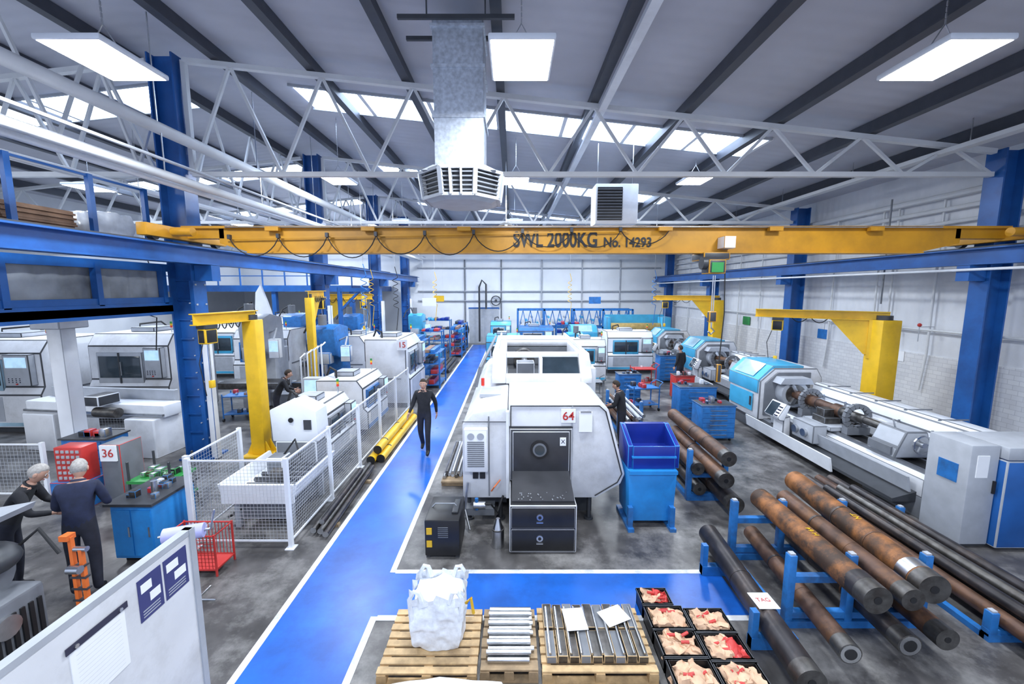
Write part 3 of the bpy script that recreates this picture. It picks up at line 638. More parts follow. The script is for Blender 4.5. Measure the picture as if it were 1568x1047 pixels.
def chest(x,y,w,d,h,col,rot=0,stuff=True):
    b=B('tool_chest',TM(x,y,0,rot)); b.box(0,w,0,d,.08,h,col,.015); b.box(-.02,w+.02,-.02,d+.02,h,h+.03,dgrey,.01)
    for X in(.08,w-.08):
        for Y in(.08,d-.08): b.cyl((X-.02,Y,.04),(X+.02,Y,.04),.04,black)
    n=6
    for k in range(n):
        z0=.12+k*(h-.16)/n; b.box(.03,w-.03,-.012,0,z0,z0+(h-.16)/n-.015,col); b.box(w*.25,w*.75,-.03,-.012,z0+.06,z0+.075,steel)
    if stuff:
        for k in range(7):
            X=RND(.05,w-.15);Y=RND(.05,d-.15); q=RND(.04,.12)
            b.box(X,X+q,Y,Y+q*1.2,h+.03,h+.03+q*RND(.5,1.6),random.choice([redm,steel,black,white,darksteel]),.005)
    b.done()
chest(6.4,17.6,.9,.6,1.15,rackblue); chest(5.0,10.55,.9,.6,.95,rackblue); chest(5.0,12.0,1.1,.6,1.1,rackblue); chest(-5.6,19.4,.6,.6,1.0,rackblue)
chest(3.8,14.4,.8,.5,1.0,rackblue); chest(-6.2,22.0,.9,.6,1.0,redm); chest(5.9,14.6,.7,.5,.9,redm); chest(2.4,19.6,.8,.5,1.0,rackblue)
def shelf(x,y,w,d,h,n=4,rot=0):
    b=B('blue_storage_rack',TM(x,y,0,rot))
    for X in(0,w):
        for Y in(0,d): b.box(X-.03,X+.03,Y-.03,Y+.03,0,h,rackblue)
    for k in range(n):
        z=.12+k*(h-.2)/(n-1) ; b.box(0,w,0,d,z,z+.03,rackblue)
        X=.05
        while X<w-.25:
            q=RND(.15,.3); b.box(X,X+q,.05,d-.05,z+.03,z+.03+RND(.1,.22),random.choice([navyblue,redm,rackblue,dgrey,cyan,card,navyblue]),.01); X+=q+.03
    b.done()
for a in((-3.65,16.5,.7,1.5,1.5,4),(-4.95,19.6,.7,1.4,1.6,4),(-5.2,23.3,1.2,.7,1.7,4),(-3.7,24.4,.7,1.8,1.7,4),(2.9,26.8,1.6,.6,1.8,4),(-6.6,27.8,2.4,.7,2.0,4),(-3.8,27.0,.7,1.6,1.8,4),(-1.0,22.0,1.4,.6,1.5,4),(5.2,21.9,1.2,.5,1.6,4)): shelf(*a)
def drum(x,y,m):
    b=B('oil_drum'); b.cyl((x,y,0),(x,y,.88),.29,m,seg=24)
    for z in(.01,.29,.58,.85): b.cyl((x,y,z),(x,y,z+.025),.30,m,seg=24)
    b.cyl((x+.12,y,.88),(x+.12,y,.9),.04,steel); b.done()
drum(6.2,13.4,rackblue); drum(-6.9,12.4,mgrey); drum(1.9,24.0,rackblue); drum(-.6,24.4,redm); drum(10.6,14.4,rackblue)
def trolley(x,y,rot,m):
    b=B('parts_trolley',TM(x,y,0,rot))
    for X in(0,.9):
        for Y in(0,.55): b.bar((X,Y,.08),(X,Y,.85),.02,m); b.cyl((X-.02,Y,.05),(X+.02,Y,.05),.05,black)
    for z in(.2,.75): b.box(0,.9,0,.55,z,z+.03,m)
    for k in range(9):
        X=RND(.02,.75);Y=RND(.02,.4);q=RND(.05,.15);z=random.choice((.23,.78)); b.box(X,X+q,Y,Y+q,z,z+q,random.choice([steel,redm,darksteel,card,white]),.005)
    b.tube([(.9,0,.85),(1.05,.05,.95),(1.05,.5,.95),(.9,.55,.85)],.015,m); b.done()
trolley(4.0,13.2,10,rackblue); trolley(-5.0,26,0,rackblue); trolley(5.0,16.6,0,redm); trolley(-8.8,12.2,10,rackblue); trolley(2.3,14.2,0,mgrey)
b=B('steel_bar_bundle')
for (p,q,rr) in [((-3.12+i*.12,6.15+RND(0,.2),.10),(-3.22+i*.12,8.9+RND(-.4,.2),.10),.05) for i in range(2)]+[((-3.25,6.3,.1),(-3.32,8.6,.1),.05),((-3.15,6.4,.19),(-3.22,8.4,.19),.045)]: b.cyl(p,q,rr,random.choice([barblk,darksteel]),cap=steel)
for y in(6.6,8.2): b.box(-3.36,-2.95,y-.04,y+.04,0,.05,wood2)
b.done()
b=B('yellow_tube_bundle')
for i,(x,z) in enumerate(((-3.26,.10),(-3.06,.10),(-3.16,.275))):
    b.cyl((x,9.1+.1*i,z),(x+.02,12.4,z),.10,yellow,seg=18,cap=black)
    for y in(9.8,11.0): b.cyl((x,y,z),(x,y+.05,z),.103,black,seg=18)
b.done()
b=B('grey_bar_bundle')
for i in range(5): b.cyl((-3.9+i*.2,19.2+.1*i,.08),(-3.9+i*.2,23,.08),.08,lgrey if i%2 else darksteel)
for i in range(4): b.cyl((-3.8+i*.2,19.3,.22),(-3.8+i*.2,22.8,.22),.08,darksteel)
b.done()
b=B('pallet_of_bars')
b.box(-1.45,-.95,8.0,10.2,.08,.12,wood2)
for y in(8.1,9.0,10.0): b.box(-1.45,-.95,y-.05,y+.05,0,.08,wood2)
for i in range(6): b.cyl((-1.40+i*.08,8.05+RND(0,.2),.155),(-1.40+i*.08,10.1,.155),.035,random.choice([steel,darksteel,lgrey]))
for i in range(3): b.cyl((-1.36+i*.12,8.2,.22),(-1.36+i*.12,9.9,.22),.035,random.choice([steel,darksteel]))
b.done()
# ---------------------------------------------------------------- bar racks right
def rack(name,x0,x1,ys,h,arms,posts=None):
    b=B(name)
    for y in ys:
        b.box(x0,x1,y-.05,y+.05,.0,.09,rackblue)
        for X in (posts or (x0+.04,(x0+x1)/2,x1-.04)):
            b.box(X-.045,X+.045,y-.045,y+.045,0,h,rackblue,.006); b.box(X-.03,X+.03,y-.03,y+.03,h,h+.02,lgrey)
        for z in arms: b.box(x0,x1,y-.04,y+.04,z-.04,z+.04,rackblue)
    for X in(x0+.04,x1-.04): b.box(X-.04,X+.04,min(ys),max(ys),.0,.07,rackblue)
    return b
def shaft(b,p,q,r,m,steps=True,hollow=False):
    p=Vector(p);q=Vector(q);d=(q-p).normalized()
    b.cyl(p,q,r,m,seg=28,cap=darksteel)
    b.cyl(p-d*.01,p+d*.14,r*1.015,darksteel,seg=28,cap=darksteel)
    if steps:
        b.cyl(p+d*.8,p+d*.82,r*1.02,rust2,seg=28); b.cyl(p+d*1.4,p+d*1.43,r*1.03,barblk,seg=28)
    b.cyl(p-d*.014,p-d*.011,r*.28,black,seg=16)
    if hollow: b.cyl(p-d*.016,p-d*.011,r*.9,steel,seg=20); b.cyl(p-d*.02,p-d*.012,r*.55,black,seg=20)
b=rack('round_bar_storage_rack',3.25,4.95,(4.5,5.75),.92,(.16,.62),(3.29,4.0,4.88))
shaft(b,(3.45,3.78,.32),(3.66,5.9,.32),.11,rust2,hollow=True)
shaft(b,(3.80,3.92,.80),(3.85,6.05,.80),.15,rust,False); b.cyl((3.805,4.06,.80),(3.81,4.2,.80),.153,barblk,seg=28)
shaft(b,(4.15,3.88,.32),(4.25,6.2,.32),.12,barblk,hollow=True)
shaft(b,(4.20,3.95,.78),(4.26,6.1,.78),.12,rust2)
shaft(b,(4.52,4.05,.82),(4.76,6.6,.82),.16,rust); b.cyl((4.53,4.2,.82),(4.55,4.36,.82),.163,steel,seg=28)
shaft(b,(4.62,3.95,.32),(4.7,6.0,.32),.12,rust2)
b.text('H 64',(3.82,4.9,.955),(0,0,R(90)),.09,yellow,.001); b.text('NT',(4.62,5.2,.985),(0,0,R(80)),.1,yellow,.001)
b.done()
b=B('large_black_bar'); shaft(b,(2.86,3.5,.28),(3.03,5.95,.28),.14,barblk)
for y in(4.2,5.4): b.box(2.68,3.2,y-.05,y+.05,0,.14,rackblue); b.box(2.68,2.75,y-.04,y+.04,0,.45,rackblue)
b.box(2.80,3.04,4.25,4.5,.42,.425,paper); b.text('TAG',(2.92,4.38,.428),(0,0,0),.08,redm,.001); b.done()
b=rack('round_bar_storage_rack',3.35,4.1,(7.5,8.7),1.0,(.10,.50),(3.38,4.06))
shaft(b,(3.88,6.75,.29),(3.95,9.2,.29),.15,barblk); shaft(b,(3.74,6.85,.69),(3.85,9.4,.69),.14,rust2); shaft(b,(3.90,7.1,.98),(3.95,9.8,.98),.14,rust2)
shaft(b,(3.55,7.4,.26),(3.6,9.6,.26),.12,barblk); shaft(b,(3.5,7.4,.66),(3.55,9.6,.66),.12,rust2); b.done()
b=rack('round_bar_storage_rack',2.95,3.65,(11.2,12.6),.9,(.12,.5),(2.99,3.61))
for i in range(6): b.cyl((3.08+.09*i,10.5+.1*(i%3),.59+.06*(i%2)),(3.08+.09*i,13.0,.59+.06*(i%2)),.045,random.choice([steel,rust2,lgrey]))
for i in range(3): b.cyl((3.1+.2*i,10.8,.26),(3.1+.2*i,13.0,.26),.09,rust2)
b.done()
b=rack('round_bar_storage_rack',5.45,6.65,(4.3,6.6),.35,(.10,),(5.5,6.6))
for i in range(4): b.cyl((5.66+.24*i,3.2,.23),(5.70+.24*i,7.9,.23),.09,barblk if i%2 else rust2,seg=20,cap=steel)
for i in range(3): b.cyl((5.78+.24*i,3.3,.38),(5.80+.24*i,7.2,.38),.075,darksteel if i%2 else barblk,seg=20,cap=steel)
b.done()
# ---------------------------------------------------------------- pallets foreground
def pallet(name,x0,x1,y0,y1,m,n=7):
    b=B(name)
    for k in range(3):
        y=y0+.04+k*(y1-y0-.08)/2
        for X in(x0+.05,(x0+x1)/2,x1-.05): b.box(X-.05,X+.05,y-.04,y+.04,.02,.10,m)
        b.box(x0,x1,y-.045,y+.045,0,.02,m)
    for X in(x0+.05,(x0+x1)/2,x1-.05): b.box(X-.045,X+.045,y0,y1,.10,.12,m)
    w=(y1-y0)/n
    for k in range(n): b.box(x0+RND(-.01,.01),x1,y0+k*w+.01,y0+(k+1)*w-.02,.12,.14,m)
    return b
b=pallet('pallet_with_bulk_bag',-1.38,-.36,3.72,4.60,wood,8)
b.blob(-1.09,-.53,3.97,4.45,.14,.72,bagm,.040,5,26,.02,3)
# folded open top collar + lifting loops
for (xa,ya,xb,yb) in((-1.09,3.99,-.53,3.99),(-1.09,4.43,-.53,4.43),(-1.09,3.99,-1.09,4.43),(-.53,3.99,-.53,4.43)):
    n_=9; pa=[]
    for k in range(n_+1):
        t=k/n_; x=xa+(xb-xa)*t; y=ya+(yb-ya)*t; o=.02*math.sin(k*2.3)
        pa.append(((x+o,y+o,.66),(x+o*1.6,y-o,.755+.03*math.sin(k*1.7+xa))))
    for k in range(n_): b.quad([pa[k][0],pa[k+1][0],pa[k+1][1],pa[k][1]],bagm)
for X,Y,sx in((-1.07,4.0,-1),(-.55,4.0,1),(-1.05,4.42,-1),(-.56,4.42,1)):
    b.tube([(X,Y,.50),(X+sx*.02,Y,.74),(X-sx*.03,Y,.83),(X-sx*.08,Y,.82),(X-sx*.12,Y,.70)],[.03,.024,.024,.024,.03],bagm,5)
b.tube([(-.5,4.1,.62),(-.44,4.05,.72),(-.42,4.1,.5)],.018,yellow,5)
b.done()
b=pallet('pallet_of_steel_bars',-.33,.27,3.76,4.6,wood2,6)
for k in range(11): b.cyl((-.28+RND(0,.03),3.86+k*.068,.168),(.21+RND(-.03,.03),3.86+k*.068,.168),.028,steel,seg=12)
for k in range(5): b.cyl((-.27,3.9+k*.13,.218),(.2,3.9+k*.13,.218),.026,steel,seg=12)
b.done()
b=pallet('pallet_of_machined_plates',.31,1.50,3.74,4.62,wood,8)
for i in range(9):
    for j in range(2): b.box(.36+i*.12,.465+i*.12,3.84+j*.37,4.18+j*.38,.14,.22+.01*((i+j)%2),darksteel if (i+j)%3 else mgrey,.006)
for i in range(10): b.cyl((.40+.11*i,3.86,.235),(.40+.11*i,4.5,.235),.014,steel,seg=8)
b.T=TM(.72,4.3,.252,5); b.box(-.12,.12,-.16,.16,0,.004,paper)
for k in range(6): b.box(-.09,.07,-.12+k*.04,-.117+k*.04,.004,.005,lgrey)
b.T=TM(1.18,4.35,.252,24); b.box(-.15,.15,-.12,.12,0,.004,paper)
for k in range(5): b.box(-.1,.1,-.08+k*.035,-.077+k*.035,.004,.005,lgrey)
b.T=Matrix.Identity(4); b.done()
b=pallet('pallet_with_paper_sheets',-1.45,.1,2.75,3.6,wood,8); b.blob(-1.3,-.05,2.85,3.55,.14,.30,bagm,.05,3,8,0,9); b.done()
pallet('empty_pallet',.3,1.5,2.75,3.6,wood,8).done()
for (x,y,w,d) in((1.60,4.86,.36,.26),(1.60,4.56,.44,.33),(2.07,4.52,.44,.33),(1.60,4.20,.44,.33),(2.07,4.16,.44,.33),(1.60,3.84,.44,.33),(2.07,3.80,.44,.33),(1.60,3.48,.44,.33),(2.07,3.44,.44,.33)):
    b=B('parts_crate'); h=.20
    b.box(x,x+w,y-d,y,0,.02,black)
    for a in((x,x+.02,y-d,y),(x+w-.02,x+w,y-d,y),(x,x+w,y-d,y-d+.02),(x,x+w,y-.02,y)): b.box(*a,0,h,black)
    b.box(x-.01,x+w+.01,y-d-.01,y-d+.015,h-.03,h,dgrey); b.box(x-.01,x+w+.01,y-.015,y+.01,h-.03,h,dgrey); b.box(x-.01,x+.015,y-d,y,h-.03,h,dgrey); b.box(x+w-.015,x+w+.01,y-d,y,h-.03,h,dgrey)
    sd=RND(0,50)
    b.blob(x+.03,x+w*.66,y-d+.03,y-.03,.02,h+.02,kraft,.06,11,12,0,sd); b.blob(x+w*.45,x+w-.03,y-d+.03,y-.05,.02,h+.01,kraft if RND(0,1)<.85 else redm,.06,11,12,0,sd+9)
    for k in range(3): X=x+RND(.08,w-.14);Y=y-RND(.07,d-.08); b.cyl((X,Y,h+.01),(X+.08,Y+RND(-.04,.04),h+.03),.016,redm,seg=10,cap=steel)
    b.done()
# ---------------------------------------------------------------- fence + cage
def fence(name,pts,h,sp=.06):
    b=B(name); seen=set()
    for (p,q) in zip(pts,pts[1:]):
        p=Vector(p+(0,));q=Vector(q+(0,)); L=(q-p).length; d=(q-p)/L
        n=max(1,round(L/1.5))
        for k in range(n+1):
            c=p+d*L*k/n; key=(round(c.x,2),round(c.y,2))
            if key in seen: continue
            seen.add(key); b.box(c.x-.03,c.x+.03,c.y-.03,c.y+.03,0,h+.04,white); b.box(c.x-.07,c.x+.07,c.y-.07,c.y+.07,0,.012,white)
        for z in(.12,h): b.beam(p+Vector((0,0,z)),q+Vector((0,0,z)),.025,.025,white)
        m=int(L/sp)
        for k in range(m): c=p+d*(k+.5)*sp; b.bar(c+Vector((0,0,.12)),c+Vector((0,0,h)),.0024,wire)
        z=.12+sp
        while z<h: b.bar(p+Vector((0,0,z)),q+Vector((0,0,z)),.0024,wire); z+=sp
    return b
fence('mesh_safety_fence',[(-4.95,6.0),(-3.45,6.0),(-3.45,13.4)],1.42,.055).done()
fence('mesh_safety_fence',[(-5.05,6.1),(-5.08,7.4)],1.42,.06).done()
fence('mesh_safety_fence',[(-12.2,11.2),(-9.4,11.3)],1.2,.08).done()
fence('mesh_safety_fence',[(-10.4,7.5),(-8.9,7.5)],1.1,.07).done()
fence('mesh_safety_fence',[(-13.4,7.4),(-11.6,7.5)],1.1,.07).done()
b=B('bar_feed_conveyor')
b.box(-4.75,-3.65,6.5,7.85,.55,.60,white); b.prism([(-4.8,.60),(-4.86,.82),(-4.82,.82),(-4.74,.60)],'y',6.45,7.9,white); b.prism([(-3.65,.60),(-3.58,.82),(-3.54,.82),(-3.6,.60)],'y',6.45,7.9,white)
b.box(-4.8,-3.6,6.42,6.47,.5,.82,white)
for X in(-4.65,-3.75):
    for Y in(6.6,7.7): b.box(X-.04,X+.04,Y-.04,Y+.04,0,.55,lgrey)
for k in range(5): b.cyl((-4.6,6.8+k*.22,.64),(-3.75,6.8+k*.22,.64),.04,dgrey)
b.cyl((-4.2,6.9,.8),(-4.0,6.9,.8),.1,darksteel); b.box(-4.5,-4.2,7.2,7.5,.62,.95,mgrey,.02); b.tube([(-4.3,7.4,.9),(-4.1,7.5,1.2),(-3.9,7.3,.9)],.02,rubber)
b.box(-4.6,-3.8,6.6,7.7,.12,.45,mgrey,.02); b.tube([(-4.6,6.6,.3),(-4.9,6.7,.1),(-4.7,7.4,.2)],.02,rubber); b.done()
b=B('machine_hood'); b.prism([(-4.85,.95),(-4.88,1.6),(-4.4,1.80),(-3.95,1.58),(-3.92,.95)],'y',8.05,8.55,white,.02); b.box(-4.8,-3.98,8.05,8.5,0,.95,mgrey,.02); b.cyl((-4.45,8.04,1.4),(-4.45,8.02,1.4),.05,black); b.box(-4.2,-4.05,8.03,8.05,1.2,1.4,dgrey); b.done()
b=B('red_mesh_trolley'); x0,x1,y0,y1=-4.85,-4.15,5.35,5.72
for k in range(15): b.bar((x0+k*.05,y0,.1),(x0+k*.05,y0,.6),.005,redm); b.bar((x0+k*.05,y1,.1),(x0+k*.05,y1,.6),.005,redm)
for k in range(10): b.bar((x0,y0,.1+k*.055),(x1,y0,.1+k*.055),.005,redm)
for z in(.1,.6): b.tube([(x0,y1,z),(x1,y1,z),(x1,y0,z),(x0,y0,z),(x0,y1,z)],.012,redm)
for X in(x0,x1):
    for Y in(y0,y1): b.bar((X,Y,0),(X,Y,.62),.015,redm)
b.box(x0,x1,y0,y1,.08,.1,redm); b.done()
b=B('paper_roll_stand'); b.cyl((-4.35,4.80,.95),(-3.95,4.95,.95),.09,lilac,seg=24); b.cyl((-4.4,4.78,.95),(-3.88,4.98,.95),.015,steel); b.tube([(-4.1,4.9,0),(-4.1,4.9,.9),(-3.88,4.97,.95),(-3.83,4.99,1.2)],.012,steel); b.tube([(-4.35,4.9,.01),(-3.85,4.9,.01)],.012,steel); b.tube([(-4.1,4.65,.01),(-4.1,5.15,.01)],.012,steel); b.done()
# ---------------------------------------------------------------- left foreground
b=B('notice_board_partition')
b.box(-2.47,-2.42,.9,2.9,0,2.2,offw); b.box(-2.475,-2.415,.9,2.92,2.18,2.22,lgrey); b.box(-2.475,-2.41,2.88,2.93,0,2.22,lgrey)
for (ya,yb) in((2.44,2.62),(2.64,2.84)):
    b.box(-2.42,-2.416,ya,yb,1.84,2.13,purple)
    b.box(-2.416,-2.414,ya+.02,yb-.08,2.03,2.09,paper); b.box(-2.416,-2.414,ya+.08,yb-.02,1.94,2.0,paper)
    for k in range(3): b.box(-2.416,-2.4145,ya+.02,yb-.03,1.86+k*.02,1.867+k*.02,lgrey)
b.box(-2.42,-2.415,2.02,2.34,1.66,2.04,paper); b.box(-2.415,-2.41,2.0,2.36,2.03,2.07,ink); b.cyl((-2.41,2.05,2.05),(-2.40,2.05,2.05),.012,steel,seg=8); b.cyl((-2.41,2.31,2.05),(-2.40,2.31,2.05),.012,steel,seg=8)
for k in range(12): b.box(-2.415,-2.4145,2.05,2.31,1.69+k*.027,1.6908+k*.027,lgrey)
b.box(-2.42,-2.414,1.50,1.86,1.55,2.0,purple); b.box(-2.414,-2.412,1.56,1.80,1.62,1.9,paper)
b.done()
b=B('blue_workbench')
b.box(-5.80,-5.20,5.6,6.4,.10,.92,binblue,.01); b.box(-5.85,-5.15,5.55,6.45,.92,.96,dgrey)
for k in range(2): b.box(-5.78+k*.29,-5.51+k*.29,5.585,5.6,.15,.85,binblue); b.box(-5.55+k*.29,-5.53+k*.29,5.57,5.585,.45,.6,steel)
b.box(-5.75,-5.25,5.7,6.3,0,.10,black)
for k in range(14):
    X=RND(-5.8,-5.3);Y=RND(5.6,6.3);q=RND(.03,.1); b.box(X,X+q,Y,Y+q,.96,.96+q,random.choice([black,steel,mgrey,redm,white,darksteel]),.004)
b.cyl((-5.4,5.9,.96),(-5.4,5.9,1.15),.04,steel); b.done()
b=B('red_parts_cabinet',TM(-1.0,0,-.0)); b.box(-7.35,-6.85,7.2,7.5,.5,1.15,redm,.01)
for i in range(5):
    for j in range(6): b.box(-7.3+i*.09,-7.25+i*.09,7.185,7.2,.55+j*.1,.60+j*.1,lgrey)
b.box(-7.45,-6.8,7.15,7.6,0,.5,rackblue,.01)
b.box(-6.62,-6.32,7.3,7.33,.85,1.15,paper); b.text('36',(-6.47,7.295,1.0),(R(90),0,0),.22,redm,.002); b.box(-6.65,-6.28,7.34,7.8,0,1.15,mgrey,.01)
b.done()
b=B('manual_grinding_machine')
b.box(-6.3,-5.3,3.7,4.3,0,.75,mgrey,.04); b.cyl((-6.1,4.0,.95),(-5.75,4.0,.95),.26,dgrey,seg=24); b.cyl((-5.75,4.0,.95),(-5.6,4.0,.95),.31,mgrey,seg=24); b.cyl((-5.9,3.9,1.15),(-5.9,3.9,1.25),.2,mgrey,seg=24)
b.ball((-5.7,4.1,1.10),(.32,.28,.17),dgrey,16,10)
b.prism([(-6.5,1.35),(-6.4,1.30),(-5.55,1.50),(-5.50,1.58),(-6.4,1.42)],'y',4.1,4.5,lgrey)
b.beam((-6.2,4.3,.7),(-6.2,4.3,1.35),.06,.06,lgrey)
b.tube([(-5.9,4.2,.7),(-5.6,4.3,1.1),(-5.4,4.4,1.3),(-5.2,4.4,1.0)],.02,rubber); b.tube([(-5.8,3.9,.5),(-5.3,3.7,.3),(-5.1,3.9,.05)],.025,rubber)
b.cyl((-5.45,3.9,.5),(-5.25,3.9,.5),.12,steel)
for k in range(6): b.box(-5.3,-5.28,3.8+k*.08,3.84+k*.08,.2,.6,black)
b.prism([(-5.75,.62),(-5.66,.62),(-5.70,.70)],'y',3.68,3.70,yellow); b.done()
b=B('orange_post_gauge'); b.box(-4.98,-4.94,4.3,4.34,0,1.25,orangem); b.box(-4.88,-4.84,4.3,4.34,0,1.1,orangem); b.box(-5.1,-4.78,4.15,4.5,0,.03,dgrey); b.cyl((-4.95,4.25,.9),(-4.82,4.25,.9),.045,steel); b.cyl((-4.98,4.33,1.1),(-4.8,4.33,1.1),.03,steel); b.box(-5.04,-4.95,4.27,4.37,1.22,1.28,orangem)
for k in range(6): b.box(-5.0,-4.82,4.29,4.35,.2+k*.14,.22+k*.14,dgrey)
b.done()
b=B('green_cart')
b.box(-6.9,-6.1,7.0,7.6,.55,.6,greenm); b.box(-6.9,-6.1,7.0,7.6,.15,.19,greenm)
for X in(-6.87,-6.13):
    for Y in(7.03,7.57): b.bar((X,Y,.06),(X,Y,.95),.02,dgrey); b.cyl((X-.02,Y,.05),(X+.02,Y,.05),.05,black)
for k in range(16):
    X=RND(-6.85,-6.3);Y=RND(7.05,7.4);q=RND(.05,.15); b.box(X,X+q,Y,Y+q,.6,.6+q,random.choice([darksteel,steel,black,rust2]),.01)
b.done()
b=B('horizontal_saw_machine'); b.T=TM(-12.5,10.1,0,-7)
b.box(.3,4.2,0,.5,.95,1.25,white,.03); b.box(.3,4.2,-.06,0,1.0,1.05,steel); b.box(.3,1.2,-.1,.9,0,.95,offw,.03); b.box(3.3,4.1,-.2,.9,0,.95,offw,.03); b.box(.4,4.0,.5,.6,.7,1.5,lgrey); b.cyl((2.6,-.2,1.1),(3.2,-.2,1.1),.12,darksteel); b.box(2.4,2.8,-.3,.2,1.25,1.5,dgrey,.02); b.done()
b=B('blue_tool_cabinet'); b.box(-12.6,-11.7,8.0,8.6,0,1.1,rackblue,.01); b.box(-12.65,-11.65,7.95,8.65,1.1,1.13,dgrey)
for k in range(5): b.box(-12.5,-11.8,7.98,8.0,.08+k*.2,.25+k*.2,rackblue)
b.done()
b=B('blue_tool_cabinet'); b.box(-9.1,-8.2,8.0,8.5,0,1.0,rackblue,.01); b.box(-9.13,-8.17,7.97,8.53,1.0,1.03,dgrey)
for k in range(5): b.box(-9.0,-8.3,7.98,8.0,.08+k*.18,.23+k*.18,rackblue)
for k in range(6): X=RND(-9.0,-8.4); b.box(X,X+.12,8.1,8.25,1.03,1.03+RND(.05,.2),random.choice([white,redm,black,steel]),.004)
b.done()
b=B('white_control_cabinet'); b.box(-11.3,-10.85,7.8,8.1,0,1.75,white,.02)
for i in range(3):
    for j in range(2): b.cyl((-11.18+i*.11,7.79,1.25+j*.15),(-11.18+i*.11,7.76,1.25+j*.15),.03,black)
b.done()
b=B('control_console',TM(-.35,.95)); b.box(-5.6,-5.05,10.6,11.0,0,1.0,offw,.02); b.prism([(10.55,1.0),(10.6,1.5),(10.85,1.5),(10.95,1.0)],'x',-5.62,-5.03,lgrey,.01); b.quad([(-5.58,10.545,1.08),(-5.08,10.545,1.08),(-5.08,10.59,1.45),(-5.58,10.59,1.45)],screen); b.done()
b=B('hydraulic_pipe_frame')
for k in range(7): x=-6.6+k*.11; b.tube([(x,12.7,0),(x,12.7,1.9+.06*k),(x+.05,12.9,2.0+.06*k)],.025,steel if k%2 else white)
b.box(-6.7,-5.8,12.6,12.8,.5,.56,mgrey); b.done()
for (x,y) in((-5.2,14.6),(-4.6,16.4),(-6.3,18.6),(3.2,23),(6.5,19.0),(-9.5,10.9),(-3.9,21.0)):
    b=B('hanging_air_hose')
    pts=[(x,y,4.9)]+[(x+.10*math.cos(k*.9),y+.10*math.sin(k*.9),4.5-k*.035) for k in range(36)]+[(x,y,2.4)]
    b.tube(pts,.014,random.choice([rackblue,yellow,rubber]),5); b.bar((x,y,4.9),(x,y,8.0),.008,steel)
    b.done()
for (x,y,m) in((-3.6,18,paper),(4.2,21,rackblue),(-4.4,25,yellow)):
    b=B('hanging_bay_sign'); b.box(x-.3,x+.3,y,y+.03,3.3,3.65,m); b.bar((x-.25,y,3.65),(x-.25,y,8.2),.005,steel); b.bar((x+.25,y,3.65),(x+.25,y,8.2),.005,steel)
    b.done()
b=B('wall_hose_reel')
for k in range(12):
    a0=k*2*math.pi/12; a1=(k+1)*2*math.pi/12; b.bar((-1.2+.35*math.cos(a0),YF-.2,3.2+.35*math.sin(a0)),(-1.2+.35*math.cos(a1),YF-.2,3.2+.35*math.sin(a1)),.05,dgrey)
b.cyl((-1.2,YF,3.2),(-1.2,YF-.2,3.2),.1,dgrey); b.done()
b=B('far_wall_pipes')
for z in(3.9,3.2,5.6): b.tube([(-7,YF-.12,z),(11,YF-.12,z)],.05,lgrey)
for x in(-3.5,-.8,2.2,5.2,8): b.tube([(x,YF-.12,6.2),(x,YF-.12,.6)],.05,mgrey if x<0 else lgrey)
b.tube([(-2.4,YF-.6,0.2),(-2.4,YF-.6,4.2),(-2.2,YF-.6,4.7),(-1.9,YF-.6,4.4),(-1.9,YF-.6,2.6)],.07,dgrey); b.done()
b=B('door_1'); b.box(-3.2,-1.0,YF-.06,YF-.01,0,2.6,lgrey); b.box(-3.25,-.95,YF-.08,YF-.05,2.6,2.7,steelblue); b.done()

